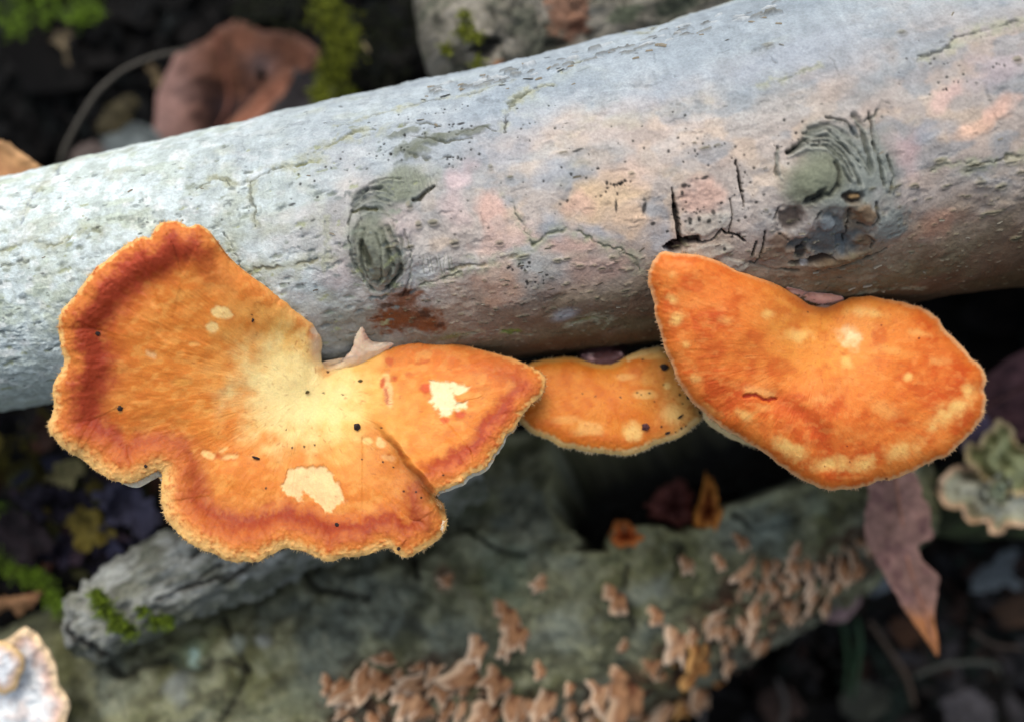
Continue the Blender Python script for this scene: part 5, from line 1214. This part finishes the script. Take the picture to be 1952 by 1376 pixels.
def shelfcol(base, mid, edge, ew=16, zone=40):
    def f(X, Y, T, d, cp):
        cc = np.empty(X.shape + (3,)); cc[:] = base
        cc = mixc(cc, sstep(.5, .7, cp.mot) * .35, mid)
        cc = mixc(cc, sstep(zone * 1.3, zone * .5, d + (cp.mot - .5) * zone) * .8, mid)
        return mixc(cc, sstep(ew * 1.2, ew * .4, d + (cp.fine - .5) * 8), edge)
    return f
f_root = thing('shelf_fungus', P(20, 1340, -420), 'white and pinkish tan shelf fungus with a wavy rim in the bottom left corner', 'bracket fungus', 'pale shelf fungi at the picture edges')
fan('cap', [(-120, 1300), (-60, 1240), (0, 1225), (38, 1198), (62, 1200), (92, 1232), (108, 1270), (112, 1300), (128, 1330), (130, 1352), (116, 1392), (80, 1440), (0, 1480), (-100, 1440)], (-10, 1330), lambda X, Y, T, d, cp: -250 + 20 * T + (cp.mot - .5) * 40 - (Y - 1300) * .1,
    shelfcol(c(236, 240, 240), c(216, 172, 148), c(240, 212, 172), 18, 34), f_root, thick=26, under=c(120, 96, 80))
fan('lobe', [(-80, 1250), (-40, 1228), (0, 1222), (28, 1232), (44, 1250), (46, 1276), (36, 1302), (22, 1318), (4, 1322), (-40, 1310), (-80, 1290)], (-20, 1272), lambda X, Y, T, d, cp: -196 + 10 * (1 - T) + (cp.mot - .5) * 16 - (Y - 1300) * .1,
    shelfcol(c(236, 240, 242), c(216, 178, 152), c(240, 204, 150), 14, 22), f_root, thick=30, under=c(110, 80, 60))
useg5 = np.concatenate([np.linspace(1742, 1772, 14), np.linspace(1776, 2400, 90)])
l5 = Log([1738, 1748, 1760, 1780, 1850, 2000, 2400], [962, 962, 961, 960, 956, 950, 930], [6, 34, 52, 62, 70, 74, 80], [-660, -660, -660, -660, -655, -650, -640], useg5, phis(110, 12), 8)
l5.disp += (fbm(l5.Sg / 50, l5.V / 50, 271, 3) - .5) * 30
n1 = fbm(l5.Sg / 40, l5.V / 30, 275, 4); col = np.empty(l5.V.shape + (3,)); col[:] = c(50, 56, 36); l5.col = mixc(col, sstep(.45, .65, n1) * .7, c(72, 84, 52))
l5_root = thing('mossy_branch', P(1900, 960, -740), 'dark green mossy branch under the ruffled shelf fungus at the right edge', 'branch')
l5.finish('mossy_branch', 'bark', M_bark2, l5_root)
g_root = thing('shelf_fungus', P(1880, 930, -640), 'ruffled green-grey and white shelf fungus with tan rims at the right edge', 'bracket fungus', 'pale shelf fungi at the picture edges')
for i, (ol, C, wz, c1, c2, c3) in enumerate([
    ([(1786, 935), (1796, 905), (1816, 885), (1846, 890), (1880, 900), (1930, 900), (2000, 920), (1990, 1000), (1950, 1004), (1925, 1000), (1912, 1022), (1888, 1018), (1880, 992), (1850, 990), (1832, 972), (1806, 968)], (1880, 945), -520, c(196, 196, 176), c(164, 164, 130), c(226, 192, 158)),
    ([(1838, 862), (1846, 842), (1866, 846), (1880, 822), (1905, 802), (1930, 812), (1944, 842), (1990, 860), (1990, 930), (1940, 945), (1900, 935), (1876, 910), (1850, 892)], (1910, 880), -480, c(164, 168, 126), c(136, 142, 94), c(206, 184, 140)),
    ([(1878, 930), (1890, 908), (1912, 902), (1926, 918), (1928, 945), (1914, 965), (1894, 960), (1880, 948)], (1903, 934), -462, c(196, 206, 192), c(150, 160, 120), c(206, 206, 184))]):
    fan('cap', ol, C, (lambda wz: lambda X, Y, T, d, cp: wz + 14 * T + (cp.mot - .5) * 70 + 24 * np.sin(np.radians(cp.TH) * 7 + wz) * T ** 2 - 16 * np.cos(T * 9))(wz), shelfcol(c1, c2, c3, 13, 24), g_root, thick=16, under=c(120, 100, 74), jit=3, seed=20 + i)

def attcol(X, Y, T, d, cp):
    cc = np.empty(X.shape + (3,)); cc[:] = c(250, 226, 194)
    cc = mixc(cc, sstep(.45, .65, cp.mot) * .6, c(228, 190, 164))
    cc = mixc(cc, sstep(8, 1, d + (cp.fine - .5) * 10) * .5 * sstep(680, 696, X), c(150, 100, 84))
    return mixc(cc, sstep(684, 704, Y + (cp.mot - .5) * 12) * .8, c(248, 206, 140))
fan('attachment', [(608, 690), (622, 697), (640, 693), (656, 682), (668, 666), (674, 650), (678, 634), (683, 626), (688, 619), (695, 628), (698, 640), (710, 652), (735, 652), (762, 645), (772, 650), (745, 668), (712, 690), (668, 712), (632, 722), (608, 712)], (686, 676),
    lambda X, Y, T, d, cp: tps(X, Y, [(689, 614, 108), (676, 640, 92), (640, 692, 60), (610, 702, 60), (698, 640, 90), (735, 655, 72), (770, 650, 54), (690, 676, 66), (650, 706, 48), (735, 668, 54)]) + (cp.mot - .5) * 8, attcol, big_root, M_flesh, 130, 20, 14, 1.2, 91)
def attcol2(X, Y, T, d, cp):
    cc = np.empty(X.shape + (3,)); cc[:] = c(238, 212, 204); cc = mixc(cc, sstep(.45, .65, cp.mot) * .6, c(204, 170, 164))
    return mixc(cc, sstep(12, 2, d + (cp.fine - .5) * 8) * sstep(574, 560, Y) * .7, c(120, 84, 74))
fan('attachment', [(1496, 548), (1520, 551), (1552, 556), (1586, 562), (1606, 568), (1598, 586), (1572, 600), (1540, 598), (1512, 574)], (1556, 578), lambda X, Y, T, d, cp: tps(X, Y, [(1496, 548, 118), (1552, 556, 92), (1606, 568, 62), (1572, 600, -40), (1540, 598, -30), (1512, 574, 56), (1556, 578, 44)]) + (cp.mot - .5) * 10, attcol2, right_root, M_flesh, 90, 14, 14, 1.5, 93)
fan('attachment', [(1108, 678), (1130, 672), (1160, 670), (1186, 674), (1184, 692), (1160, 704), (1130, 700)], (1148, 686), lambda X, Y, T, d, cp: -16 + (cp.mot - .5) * 18 + 10 * (1 - T), lambda X, Y, T, d, cp: mixc(np.broadcast_to(c(104, 70, 70), X.shape + (3,)).copy(), sstep(.5, .66, cp.mot), c(170, 140, 140)), small_root, M_flesh, 60, 10, 14, 1.5, 94)

# ------------------------------------------------------------------ dead leaves
def leafcol(base, dark, edge, es=20, tip=None):
    def f(X, Y, T, d, cp):
        cc = np.empty(X.shape + (3,)); cc[:] = base
        cc = mixc(cc, sstep(.5, .72, cp.mot) * .7, dark)
        big_ = fbm(X / 60 + 3, Y / 60, 150, 3)
        cc = mixc(cc, sstep(.5, .7, big_) * .6, dark)
        cc = mixc(cc, sstep(es, 2, d) * .5, edge)
        if tip is not None: cc = mixc(cc, sstep(tip[0], tip[1], Y + (cp.mot - .5) * 40) * .85, tip[2])
        return cc
    return f
def leaf(outline, C, w0, cfun, label, wfun=None, vein=None, veincol=None, nr_=34, nt_=200, thick=5, jit=1.5, seed=31, name='dead_leaf', group='dead leaves lying around the logs', cat='leaf', rel=50, holes=()):
    gw = w0
    root = thing(name, P(C[0], C[1], gw - 25), label, cat, group)
    wf = wfun or (lambda X, Y, T, d, cp: gw + 0 * X)
    fan('blade', outline, C, lambda X, Y, T, d, cp: wf(X, Y, T, d, cp) + (fbm(X / 60, Y / 60, 160 + seed, 3) - .5) * rel + (cp.fine - .5) * 4 + 10 * np.exp(-cp.d / 9), cfun, root, M_leaf, nt_, nr_, thick, jit, seed, None, holes)
    for v in (vein or []):
        vp = [(x, y, float(np.asarray(wf(np.array([float(x)]), np.array([float(y)]), np.array([.5]), np.array([20.]), None)).ravel()[0]) + float((fbm(np.array([x / 60.]), np.array([y / 60.]), 160 + seed, 3)[0] - .5) * rel) + 4) for (x, y) in v[0]]
        link('midrib', tube_mesh('midrib', vp, [v[1]] * (len(vp) - 1) + [v[1] * .4], 6, veincol if veincol is not None else c(150, 110, 84), np.array(root.location), .7, .1, 5, sub=4), M_leaf, root)
    return root
def ulcol(X, Y, T, d, cp):
    cc = leafcol(c(120, 80, 62), c(74, 50, 42), c(140, 106, 92))(X, Y, T, d, cp)
    cc = mixc(cc, sstep(410, 310, X + (cp.mot - .5) * 60) * .6, c(186, 150, 142)); cc = mixc(cc, np.exp(-(np.hypot(X - 497, Y - 125) / 26) ** 2) * .6, c(120, 110, 112))
    return mixc(cc, sstep(150, 215, Y + (cp.mot - .5) * 60) * sstep(350, 420, X) * .9, c(52, 40, 42))  # painted shadow on the lower right, beside the folded strip
wA = ground_w(440, 190)
wl = max(min(wA + 260, -380), -900)
leaf([(298, 268), (296, 220), (300, 182), (312, 148), (332, 108), (352, 94), (388, 76), (420, 55), (450, 42), (480, 46), (502, 60), (534, 58), (572, 68), (600, 92), (612, 112), (596, 130), (566, 142), (552, 160), (520, 200), (470, 250), (420, 290), (340, 300)], (430, 175), wl,
     ulcol, 'large curled pinkish brown dead leaf behind the pale log, upper left', lambda X, Y, T, d, cp: wl + 60 * np.exp(-((X - 380) / 90) ** 2) + 26 * np.sin(X / 40.) - (Y - 170) * .25, rel=26, nr_=60, holes=[(499, 144, 9, 17)], vein=[([(410, 60), (430, 130), (440, 200), (400, 270)], 3)], veincol=c(140, 92, 76))
leaf([(420, 262), (440, 228), (480, 190), (520, 152), (545, 132), (556, 142), (548, 172), (524, 200), (490, 232), (460, 262), (430, 290)], (490, 205), wl + 130, leafcol(c(146, 94, 72), c(112, 66, 50), c(166, 124, 104)), 'narrow folded rust-brown leaf edge lying across the large curled leaf', seed=33, nt_=120, nr_=20)
leaf([(538, 150), (560, 132), (600, 140), (640, 160), (630, 210), (590, 240), (540, 250), (500, 262), (516, 220)], (570, 195), wl + 36, leafcol(c(62, 58, 60), c(34, 34, 36), c(96, 96, 98)), 'dark grey wet leaf between the rust-brown leaf and the hanging moss', seed=35, nt_=120, nr_=20)
leaf([(-160, 262), (-60, 262), (0, 270), (36, 286), (82, 324), (60, 360), (-40, 400), (-160, 400)], (-50, 330), -260, leafcol(c(186, 142, 98), c(168, 122, 84), c(196, 156, 112)), 'smooth tan dead leaf poking in at the left edge above the pale log', seed=36)
leaf([(1652, 900), (1655, 940), (1650, 1000), (1656, 1048), (1690, 1100), (1706, 1130), (1722, 1162), (1752, 1200), (1778, 1238), (1787, 1250), (1789, 1225), (1781, 1165), (1791, 1120), (1786, 1092), (1762, 1075), (1754, 1042), (1774, 1026), (1779, 1002), (1768, 962), (1757, 930), (1742, 896), (1690, 870)], (1715, 1030), -330,
     leafcol(c(160, 124, 112), c(122, 86, 86), c(172, 134, 120), 14, (1130, 1190, c(172, 112, 64))), 'mauve-brown lobed leaf hanging with its pointed tip down, below the rightmost mushroom', lambda X, Y, T, d, cp: -330 - np.abs(X - 1715) * .25 - (Y - 1000) * .12, vein=[([(1705, 900), (1718, 980), (1730, 1070), (1760, 1160), (1784, 1235)], 2.4)], veincol=c(184, 132, 110), seed=37, jit=2.2)
leaf([(1815, 800), (1850, 750), (1882, 716), (1952, 668), (2010, 690), (2010, 790), (1940, 840), (1870, 860), (1830, 850)], (1910, 770), -560, leafcol(c(104, 72, 74), c(58, 40, 44), c(110, 80, 80)), 'dark purple-brown leaf behind the right end of the rightmost mushroom', seed=38, vein=[([(1850, 790), (1910, 760), (1990, 720)], 3)], veincol=c(120, 84, 80))
leaf([(1830, 850), (1850, 800), (1880, 790), (1890, 830), (1870, 870)], (1858, 830), -540, leafcol(c(112, 100, 124), c(84, 74, 92), c(120, 110, 130)), 'small lilac-grey leaf piece left of the ruffled shelf fungus', seed=39, nt_=80, nr_=14)
wB = ground_w(1590, 1150)
leaf([(1545, 1162), (1560, 1128), (1590, 1108), (1630, 1106), (1638, 1150), (1612, 1180), (1578, 1182)], (1592, 1146), -760, leafcol(c(150, 124, 124), c(110, 90, 90), c(160, 134, 130)), 'dull mauve leaf tucked under the lower edge of the green-grey log', seed=40, nt_=90, nr_=16)

def lw(x, y, up=110): return ground_w(x, y) + up
for k, (ol, C, cc, dk, lab) in enumerate([
    ([(1690, 1060), (1706, 1040), (1734, 1046), (1742, 1076), (1734, 1106), (1708, 1112), (1692, 1090)], (1716, 1076), c(150, 162, 170), c(120, 132, 140), 'small bluish white leaf right of the hanging mauve leaf'),
    ([(1640, 1110), (1660, 1094), (1690, 1098), (1706, 1116), (1680, 1130), (1650, 1128)], (1672, 1112), c(140, 150, 156), c(110, 116, 120), 'small bluish grey leaf left of the hanging mauve leaf'),
    ([(1848, 1128), (1866, 1090), (1890, 1070), (1920, 1050), (1936, 1052), (1930, 1090), (1950, 1110), (1940, 1126), (1910, 1112), (1890, 1130)], (1900, 1098), c(128, 138, 142), c(92, 100, 104), 'grey star shaped leaf low at the right edge'),
    ([(1890, 1155), (1940, 1140), (1990, 1160), (1970, 1195), (1910, 1190)], (1935, 1168), c(104, 78, 58), c(70, 54, 42), 'brown leaf below the grey star shaped one at the right edge'),
    ([(1800, 1330), (1840, 1310), (1880, 1320), (1900, 1360), (1880, 1400), (1830, 1400), (1800, 1370)], (1850, 1355), c(116, 112, 116), c(80, 78, 80), 'rounded grey leaf in the bottom right corner'),
    ([(1690, 1190), (1720, 1180), (1760, 1196), (1750, 1220), (1715, 1226)], (1724, 1203), c(96, 66, 46), c(60, 42, 32), 'small brown leaf in the dark left of the hanging tip'),
    ([(1600, 1330), (1640, 1300), (1690, 1310), (1700, 1350), (1660, 1376), (1610, 1370)], (1650, 1340), c(78, 82, 72), c(50, 54, 46), 'dark greenish leaf at the bottom right of the lower log'),
    ([(1440, 1330), (1480, 1310), (1530, 1330), (1520, 1372), (1470, 1380)], (1485, 1348), c(84, 66, 58), c(54, 42, 38), 'dark brown leaf at the bottom below the crowded edge'),
    ([(196, 262), (210, 240), (250, 236), (290, 250), (300, 270), (262, 290), (215, 288)], (245, 262), c(140, 150, 150), c(96, 104, 104), 'grey leaf lying just above the pale log left of the large curled leaf'),
    ([(130, 310), (150, 285), (180, 272), (225, 278), (240, 300), (200, 330), (150, 335)], (185, 302), c(146, 130, 122), c(108, 96, 92), 'pinkish grey leaf lying against the top of the pale log on the left'),
    ([(188, 250), (200, 214), (225, 190), (256, 178), (262, 205), (250, 235), (215, 262)], (226, 218), c(92, 84, 58), c(64, 58, 42), 'dark olive leaf inside the bend of the thin stem'),
    ([(278, 128), (288, 122), (300, 140), (312, 160), (300, 172), (290, 156)], (294, 148), c(150, 130, 96), c(116, 100, 74), 'thin yellowish sliver of leaf beside the large curled leaf'),
    ([(92, 78), (104, 60), (128, 50), (142, 40), (140, 70), (128, 84), (133, 118), (126, 124), (116, 100), (108, 84)], (122, 76), c(140, 124, 96), c(100, 90, 72), 'ragged buff shred hanging under the moss at top left'),
    ([(140, 1000), (150, 975), (190, 980), (200, 1000), (215, 1020), (180, 1040), (150, 1030)], (176, 1008), c(158, 140, 66), c(110, 98, 52), 'yellow leaf scrap among the dark leaves at left'),
    ([(90, 905), (130, 885), (160, 890), (150, 920), (110, 925)], (125, 905), c(170, 158, 108), c(110, 106, 70), 'pale yellow leaf scrap just under the left mushroom rim'),
    ([(190, 950), (215, 925), (255, 925), (292, 950), (296, 1000), (270, 1030), (230, 1010), (205, 985)], (248, 975), c(96, 94, 116), c(60, 58, 74), 'dark violet-grey leaf under the notch of the big mushroom'),
    ([(150, 1060), (170, 1030), (215, 1030), (240, 1060), (225, 1095), (180, 1102)], (195, 1066), c(100, 100, 116), c(66, 66, 80), 'rounded violet-grey leaf right above the branch stub'),
    ([(40, 940), (80, 915), (140, 925), (180, 940), (170, 980), (110, 990), (60, 985)], (110, 955), c(66, 60, 74), c(42, 38, 46), 'blackish purple leaf below the pale yellow scrap'),
    ([(-30, 1000), (30, 985), (90, 1000), (110, 1040), (60, 1070), (-20, 1060)], (40, 1028), c(60, 50, 54), c(36, 32, 34), 'blackish wet leaf at the left edge between the mosses'),
    ([(-30, 1150), (0, 1135), (40, 1132), (80, 1128), (70, 1150), (30, 1165), (-30, 1170)], (20, 1150), c(190, 144, 104), c(140, 96, 68), 'tan leaf edge showing at the left above the shelf fungus'),
    ([(100, 1030), (118, 1000), (140, 1010), (150, 1050), (130, 1075), (108, 1060)], (126, 1040), c(98, 74, 84), c(66, 50, 58), 'narrow purple leaf standing among the dark leaves at left'),
    ([(60, 815), (80, 790), (120, 800), (130, 830), (95, 850), (66, 840)], (95, 822), c(96, 70, 58), c(64, 48, 40), 'brown leaf in the shade under the left end of the big mushroom')]):
    dim_ = .42 if (C[0] > 1400 and C[1] > 1000) else .6 if (C[0] < 320 and C[1] < 400) else .7  # leaf colours dimmed by place, shade put into the colour
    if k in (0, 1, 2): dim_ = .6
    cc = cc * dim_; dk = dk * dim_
    near = C[0] < 320 and C[1] > 780
    w0 = max(ground_w(*C) + 90, -900) if not near else -520 + (k % 4) * 25
    if C[0] < 320 and C[1] < 400: w0 = max(w0, -820)
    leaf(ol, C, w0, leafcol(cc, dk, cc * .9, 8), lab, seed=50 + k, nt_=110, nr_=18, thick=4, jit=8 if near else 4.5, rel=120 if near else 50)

# ------------------------------------------------------------------ moss, stems, grass
def moss(spots, n, ln, base, tipc, label, seed, drop=0.5):
    g = np.random.default_rng(seed); VV = []; CC = []; TT = []
    for k in range(n):
        sx, sy, sr, sw_ = spots[g.integers(len(spots))]
        r = sr * math.sqrt(g.random()); a = g.uniform(0, 6.283)
        x, y = sx + r * math.cos(a), sy + r * math.sin(a) * .9
        p = P(x, y, sw_ + g.uniform(-14, 14)); dirv = g.normal(0, .55, 3) + np.array([0, -drop, .6])
        dirv /= np.linalg.norm(dirv); dv = W(*dirv) - W(0, 0, 0); dv /= np.linalg.norm(dv)
        L_ = ln * g.uniform(.5, 1.2) * S * 1.2
        side_ = np.cross(dv, g.normal(0, 1, 3)); side_ /= np.linalg.norm(side_); up_ = np.cross(side_, dv)
        bright = g.uniform(.55, 1.25)
        for q in range(6):                                   # six little leaves up each shoot
            f = q / 6.0; an = q * 2.4
            lat = side_ * math.cos(an) + up_ * math.sin(an)
            b0 = p + dv * L_ * f; tip = b0 + (dv * .5 + lat * .55) * L_ * .42
            s2 = np.cross(dv, lat) * L_ * .09
            i0 = len(VV); VV += [b0 - s2, b0 + s2, tip, (b0 + tip) / 2 + dv * L_ * .06]
            cc = (base * (1 - f) + tipc * f) * bright; CC += [cc] * 4; TT += [(i0, i0 + 1, i0 + 3), (i0 + 1, i0 + 2, i0 + 3), (i0 + 2, i0, i0 + 3)]
    VV = np.array(VV); loc = VV.mean(0)
    o = link('moss', mesh_from('moss', VV - loc, tris=np.array(TT), col=np.array(CC), smooth=False), M_moss, loc=loc.tolist())
    return tag(o, label, 'moss', 'moss clumps', 'stuff')
GD, GL, GY_ = c(56, 78, 22), c(158, 196, 58), c(170, 176, 60)
wt = max(ground_w(80, 30), -900) + 110
moss([(20, 20, 40, wt), (60, 10, 44, wt), (30, 50, 26, wt - 10), (100, 8, 30, wt), (160, 14, 26, wt - 20), (185, 20, 16, wt - 20), (150, 32, 16, wt - 20)], 330, 24, GD, GL, 'bright green moss clump in the top left corner', 1)
wt = max(ground_w(640, 80), -760) + 120
moss([(620, 10, 34, wt), (640, 40, 38, wt), (655, 80, 34, wt), (640, 110, 30, wt), (650, 60, 30, wt + 10), (625, 140, 28, wt - 20), (645, 175, 34, wt - 20), (610, 175, 18, wt - 10)], 850, 26, c(58, 70, 16), c(156, 164, 46), 'olive moss tassel hanging at the top between the curled leaf and the mossy log', 2, 1.1)
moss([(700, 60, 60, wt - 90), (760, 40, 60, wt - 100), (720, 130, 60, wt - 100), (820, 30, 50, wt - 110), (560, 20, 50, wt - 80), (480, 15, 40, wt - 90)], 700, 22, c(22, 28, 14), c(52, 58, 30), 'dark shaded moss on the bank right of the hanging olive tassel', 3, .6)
p3, n3_ = on_log(l3, 890, 50)
moss([(885, 28, 10, p3[2] + 10), (892, 50, 13, p3[2] + 12), (905, 70, 12, p3[2] + 16), (880, 60, 8, p3[2] + 6), (910, 118, 10, p3[2] + 10), (850, 92, 8, p3[2] - 30)], 330, 15, c(80, 90, 26), c(158, 164, 54), 'small yellow-green moss patch on the rounded end of the mossy log', 4)
moss([(0, 980, 36, -520), (40, 1000, 14, -520), (10, 1068, 24, -480), (35, 1085, 20, -470), (60, 1095, 18, -470), (85, 1102, 16, -465), (100, 1130, 20, -440), (115, 1150, 16, -430)], 520, 20, GD, GL, 'bright green moss trailing at the left edge above the white shelf fungus', 5)
moss([(40, 850, 44, -600), (90, 870, 36, -600), (60, 910, 36, -590), (20, 890, 30, -600)], 420, 20, c(60, 54, 20), c(136, 126, 40), 'yellowish brown moss in the shade left of the big mushroom', 6)
p4, _n = on_log(l4, 220, 1170)
moss([(192, 1140, 10, p4[2] + 6), (202, 1160, 13, p4[2] + 10), (220, 1180, 14, p4[2] + 10), (235, 1190, 12, p4[2] + 8), (275, 1160, 9, p4[2] + 8), (300, 1180, 12, p4[2]), (325, 1178, 10, p4[2] - 4), (186, 1128, 8, p4[2] + 4), (250, 1200, 12, p4[2] + 4)], 560, 18, c(66, 84, 18), c(140, 164, 42), 'green moss patch on the branch stub near its broken end', 7)

def stem(name, pts, r, col_, label, cat, group=None, mat=M_stem, nseg=7):
    loc = P(*pts[0])
    o = link(name, tube_mesh(name, pts, r, nseg, col_, loc, 1, .15, 11), mat, loc=loc.tolist())
    return tag(o, label, cat, group)
wq = max(ground_w(200, 180), -800) + 130
stem('plant_stem', [(112, 330, wq - 30), (122, 285, wq), (150, 230, wq + 10), (185, 175, wq + 10), (230, 135, wq), (290, 108, wq - 10), (370, 92, wq - 40)], [5, 5, 4.5, 4.5, 4, 4, 3], c(84, 80, 72), 'thin grey plant stem bending in an arc left of the large curled leaf', 'stem')
stem('grass_stalk', [(690, 82, wt - 20), (697, 90, wt - 20), (704, 102, wt - 25)], [1.5, 3, 1.5], c(190, 172, 130), 'short pale straw stuck in the dark moss', 'straw')
wg = ground_w(1700, 1250)
for k, (pts, r, cc, lab) in enumerate([([(1600, 1165), (1612, 1210), (1618, 1270), (1610, 1330)], [3, 5, 5, 2], c(54, 92, 56), 'dark green grass blade below the dull mauve leaf, the left one'), ([(1632, 1170), (1640, 1220), (1634, 1280), (1622, 1340)], [3, 6, 5, 2], c(62, 100, 66), 'dark green grass blade below the dull mauve leaf, the right one'),
                                       ([(1655, 1180), (1690, 1230), (1730, 1290), (1745, 1350)], [4, 5, 5, 4], c(110, 92, 76), 'brownish twig slanting down in the dark right of the grass'), ([(1740, 1290), (1800, 1265), (1870, 1260), (1900, 1268), (1906, 1290)], [4, 5, 5, 5, 3], c(96, 100, 90), 'grey-green stem bent at its end in the dark lower right'),
                                       ([(1480, 1290), (1500, 1340), (1490, 1390)], [4, 5, 5], c(92, 88, 84), 'grey twig below the crowded edge of the lower log'), ([(1345, 1310), (1340, 1350), (1336, 1400)], [4, 5, 4], c(130, 124, 120), 'pale twig hanging from the bottom edge of the lower log'), ([(1850, 1200), (1890, 1230), (1960, 1236)], [4, 4, 4], c(88, 74, 64), 'thin brown twig at the right edge above the bent stem')]):
    cc = cc * .4  # darkened colour stands in for the shade at the lower right
    stem('woodland_grass' if 'grass blade' in lab else 'twig', [(x, y, max(ground_w(x, y), -1000) + 90 + 12 * k) for x, y in pts], r, cc, lab, 'grass' if 'grass blade' in lab else 'twig', 'grass and twigs in the dark lower right')

# leaf litter: hundreds of half-rotten leaves nobody could count
def litter(n, seed):
    g = np.random.default_rng(seed); VV = []; CC = []; QQ = []
    a = np.linspace(0, 2 * math.pi, 12, endpoint=False)
    for k in range(n):
        X_ = g.uniform(-.26, .26); Y_ = g.uniform(-.22, .42); ln = g.uniform(.008, .022); wd = ln * g.uniform(.35, .7)
        zc = float(ground_z(np.array(X_), np.array(Y_))) + g.uniform(.0005, .007)
        R_ = 1 + .15 * np.sin(a * g.integers(2, 6) + g.uniform(0, 6))
        u = np.cos(a) * ln * R_; v = np.sin(a) * wd * R_
        zz = (u / ln) ** 2 * g.uniform(-.5, .5) * ln * .6 + (v / wd) ** 2 * g.uniform(-.2, .7) * wd
        th = g.uniform(0, 6.283); tl = g.normal(0, .45, 2)
        x = u * math.cos(th) - v * math.sin(th); y = u * math.sin(th) + v * math.cos(th)
        slope = .35 if Y_ > .03 else 0
        z = zc + zz + x * tl[0] + y * (tl[1] + slope)
        i0 = len(VV)
        VV += [(X_, Y_, zc + .001)] + [(X_ + p, Y_ + q, r_) for p, q, r_ in zip(x, y, z)]
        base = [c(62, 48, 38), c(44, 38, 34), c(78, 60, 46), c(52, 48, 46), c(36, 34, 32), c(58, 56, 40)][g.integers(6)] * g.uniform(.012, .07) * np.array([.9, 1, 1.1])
        CC += [base * 1.15] + [base * g.uniform(.8, 1.1) for _ in a]
        QQ += [(i0, i0 + 1 + j, i0 + 1 + (j + 1) % 12) for j in range(12)]
    VV = np.array(VV)
    o = link('leaf_litter', mesh_from('leaf_litter', VV, tris=np.array(QQ), col=np.array(CC)), M_leaf)
    o['kind'] = 'stuff'; o['label'] = 'dark wet leaf litter covering the ground'; o['category'] = 'leaf litter'
litter(1500, 77)

def scraps(spots, n, sizes, colours, label, seed):
    g = np.random.default_rng(seed); VV = []; CC = []; QQ = []
    a = np.linspace(0, 2 * math.pi, 11, endpoint=False)
    for k in range(n):
        x0, y0, x1, y1, wlo, whi = spots[g.integers(len(spots))]
        x, y = g.uniform(x0, x1), g.uniform(y0, y1)
        w_ = g.uniform(wlo, whi)
        if wlo > 0: w_ = max(ground_w(x, y), -1100) + g.uniform(wlo, whi)
        ln = g.uniform(*sizes); wd = ln * g.uniform(.3, .8)
        R_ = 1 + .22 * np.sin(a * g.integers(2, 5) + g.uniform(0, 6)) + g.normal(0, .14, 11)
        u = np.cos(a) * ln * R_; v = np.sin(a) * wd * R_
        th = g.uniform(0, 6.283); sx_, sy_ = g.normal(0, .5, 2)
        xx = u * math.cos(th) - v * math.sin(th); yy = u * math.sin(th) + v * math.cos(th)
        ww = w_ + xx * sx_ + yy * sy_ + (u / ln) ** 2 * g.uniform(-.4, .4) * ln
        i0 = len(VV)
        ctr = P(x, y, w_ + g.uniform(-.3, .3) * ln); VV.append(ctr); VV += list(P(x + xx, y + yy, ww))
        base = colours[g.integers(len(colours))] * g.uniform(.5, 1.2)
        CC += [base] + [base * g.uniform(.7, 1.3) for _ in a]
        QQ += [(i0, i0 + 1 + j, i0 + 1 + (j + 1) % 11) for j in range(11)]
    VV = np.array(VV); loc = VV.mean(0)
    o = link('leaf_litter', mesh_from('leaf_litter', VV - loc, tris=np.array(QQ), col=np.array(CC), smooth=False), M_leaf, loc=loc.tolist())
    o['kind'] = 'stuff'; o['label'] = label; o['category'] = 'leaf litter'
scraps([(-20, 790, 300, 1130, -620, -500), (40, 880, 300, 1100, -560, -490)], 230, (9, 30), [c(44, 40, 56), c(60, 60, 80), c(26, 22, 26), c(20, 18, 18), c(70, 56, 66), c(30, 28, 34), c(118, 104, 44), c(66, 66, 36), c(84, 54, 40)], 'broken violet-black leaf scraps at the left under the large mushroom', 91)
scraps([(1380, 1100, 1970, 1390, 20, 110), (1640, 1040, 1970, 1300, 20, 110)], 420, (8, 34), [c(30, 30, 32), c(22, 22, 20), c(44, 40, 38), c(30, 40, 34), c(56, 54, 56), c(48, 34, 28), c(20, 28, 24)], 'dark broken litter in the shade at the lower right', 92)
scraps([(-20, 0, 330, 330, 15, 90), (300, 0, 820, 130, 15, 90)], 420, (8, 32), [c(9, 11, 12), c(11, 11, 11), c(16, 14, 13), c(12, 17, 17), c(20, 17, 15), c(7, 8, 8)], 'litter on the bank at the top, shade painted in as near-black', 93)  # shade of the bank put into these scrap colours
for k in range(16):                                          # fine rootlets and needles in the litter
    g = np.random.default_rng(300 + k); left_ = k % 2
    x, y = (g.uniform(1420, 1950), g.uniform(1080, 1370)) if left_ else (g.uniform(20, 800), g.uniform(5, 240))
    w_ = max(ground_w(x, y), -1100) + g.uniform(60, 120); a = g.uniform(0, 3.14); L_ = g.uniform(30, 90)
    stem('twig', [(x - L_ * math.cos(a), y - L_ * math.sin(a), w_), (x, y + g.uniform(-12, 12), w_ + 14), (x + L_ * math.cos(a), y + L_ * math.sin(a), w_)], [1.6, 2.4, 1.2], c(62, 54, 46) * .5,
         'thin dark rootlet lying in the shaded litter ' + ('at the lower right' if left_ else 'on the bank at the top'), 'twig', 'rootlets in the litter', nseg=5)
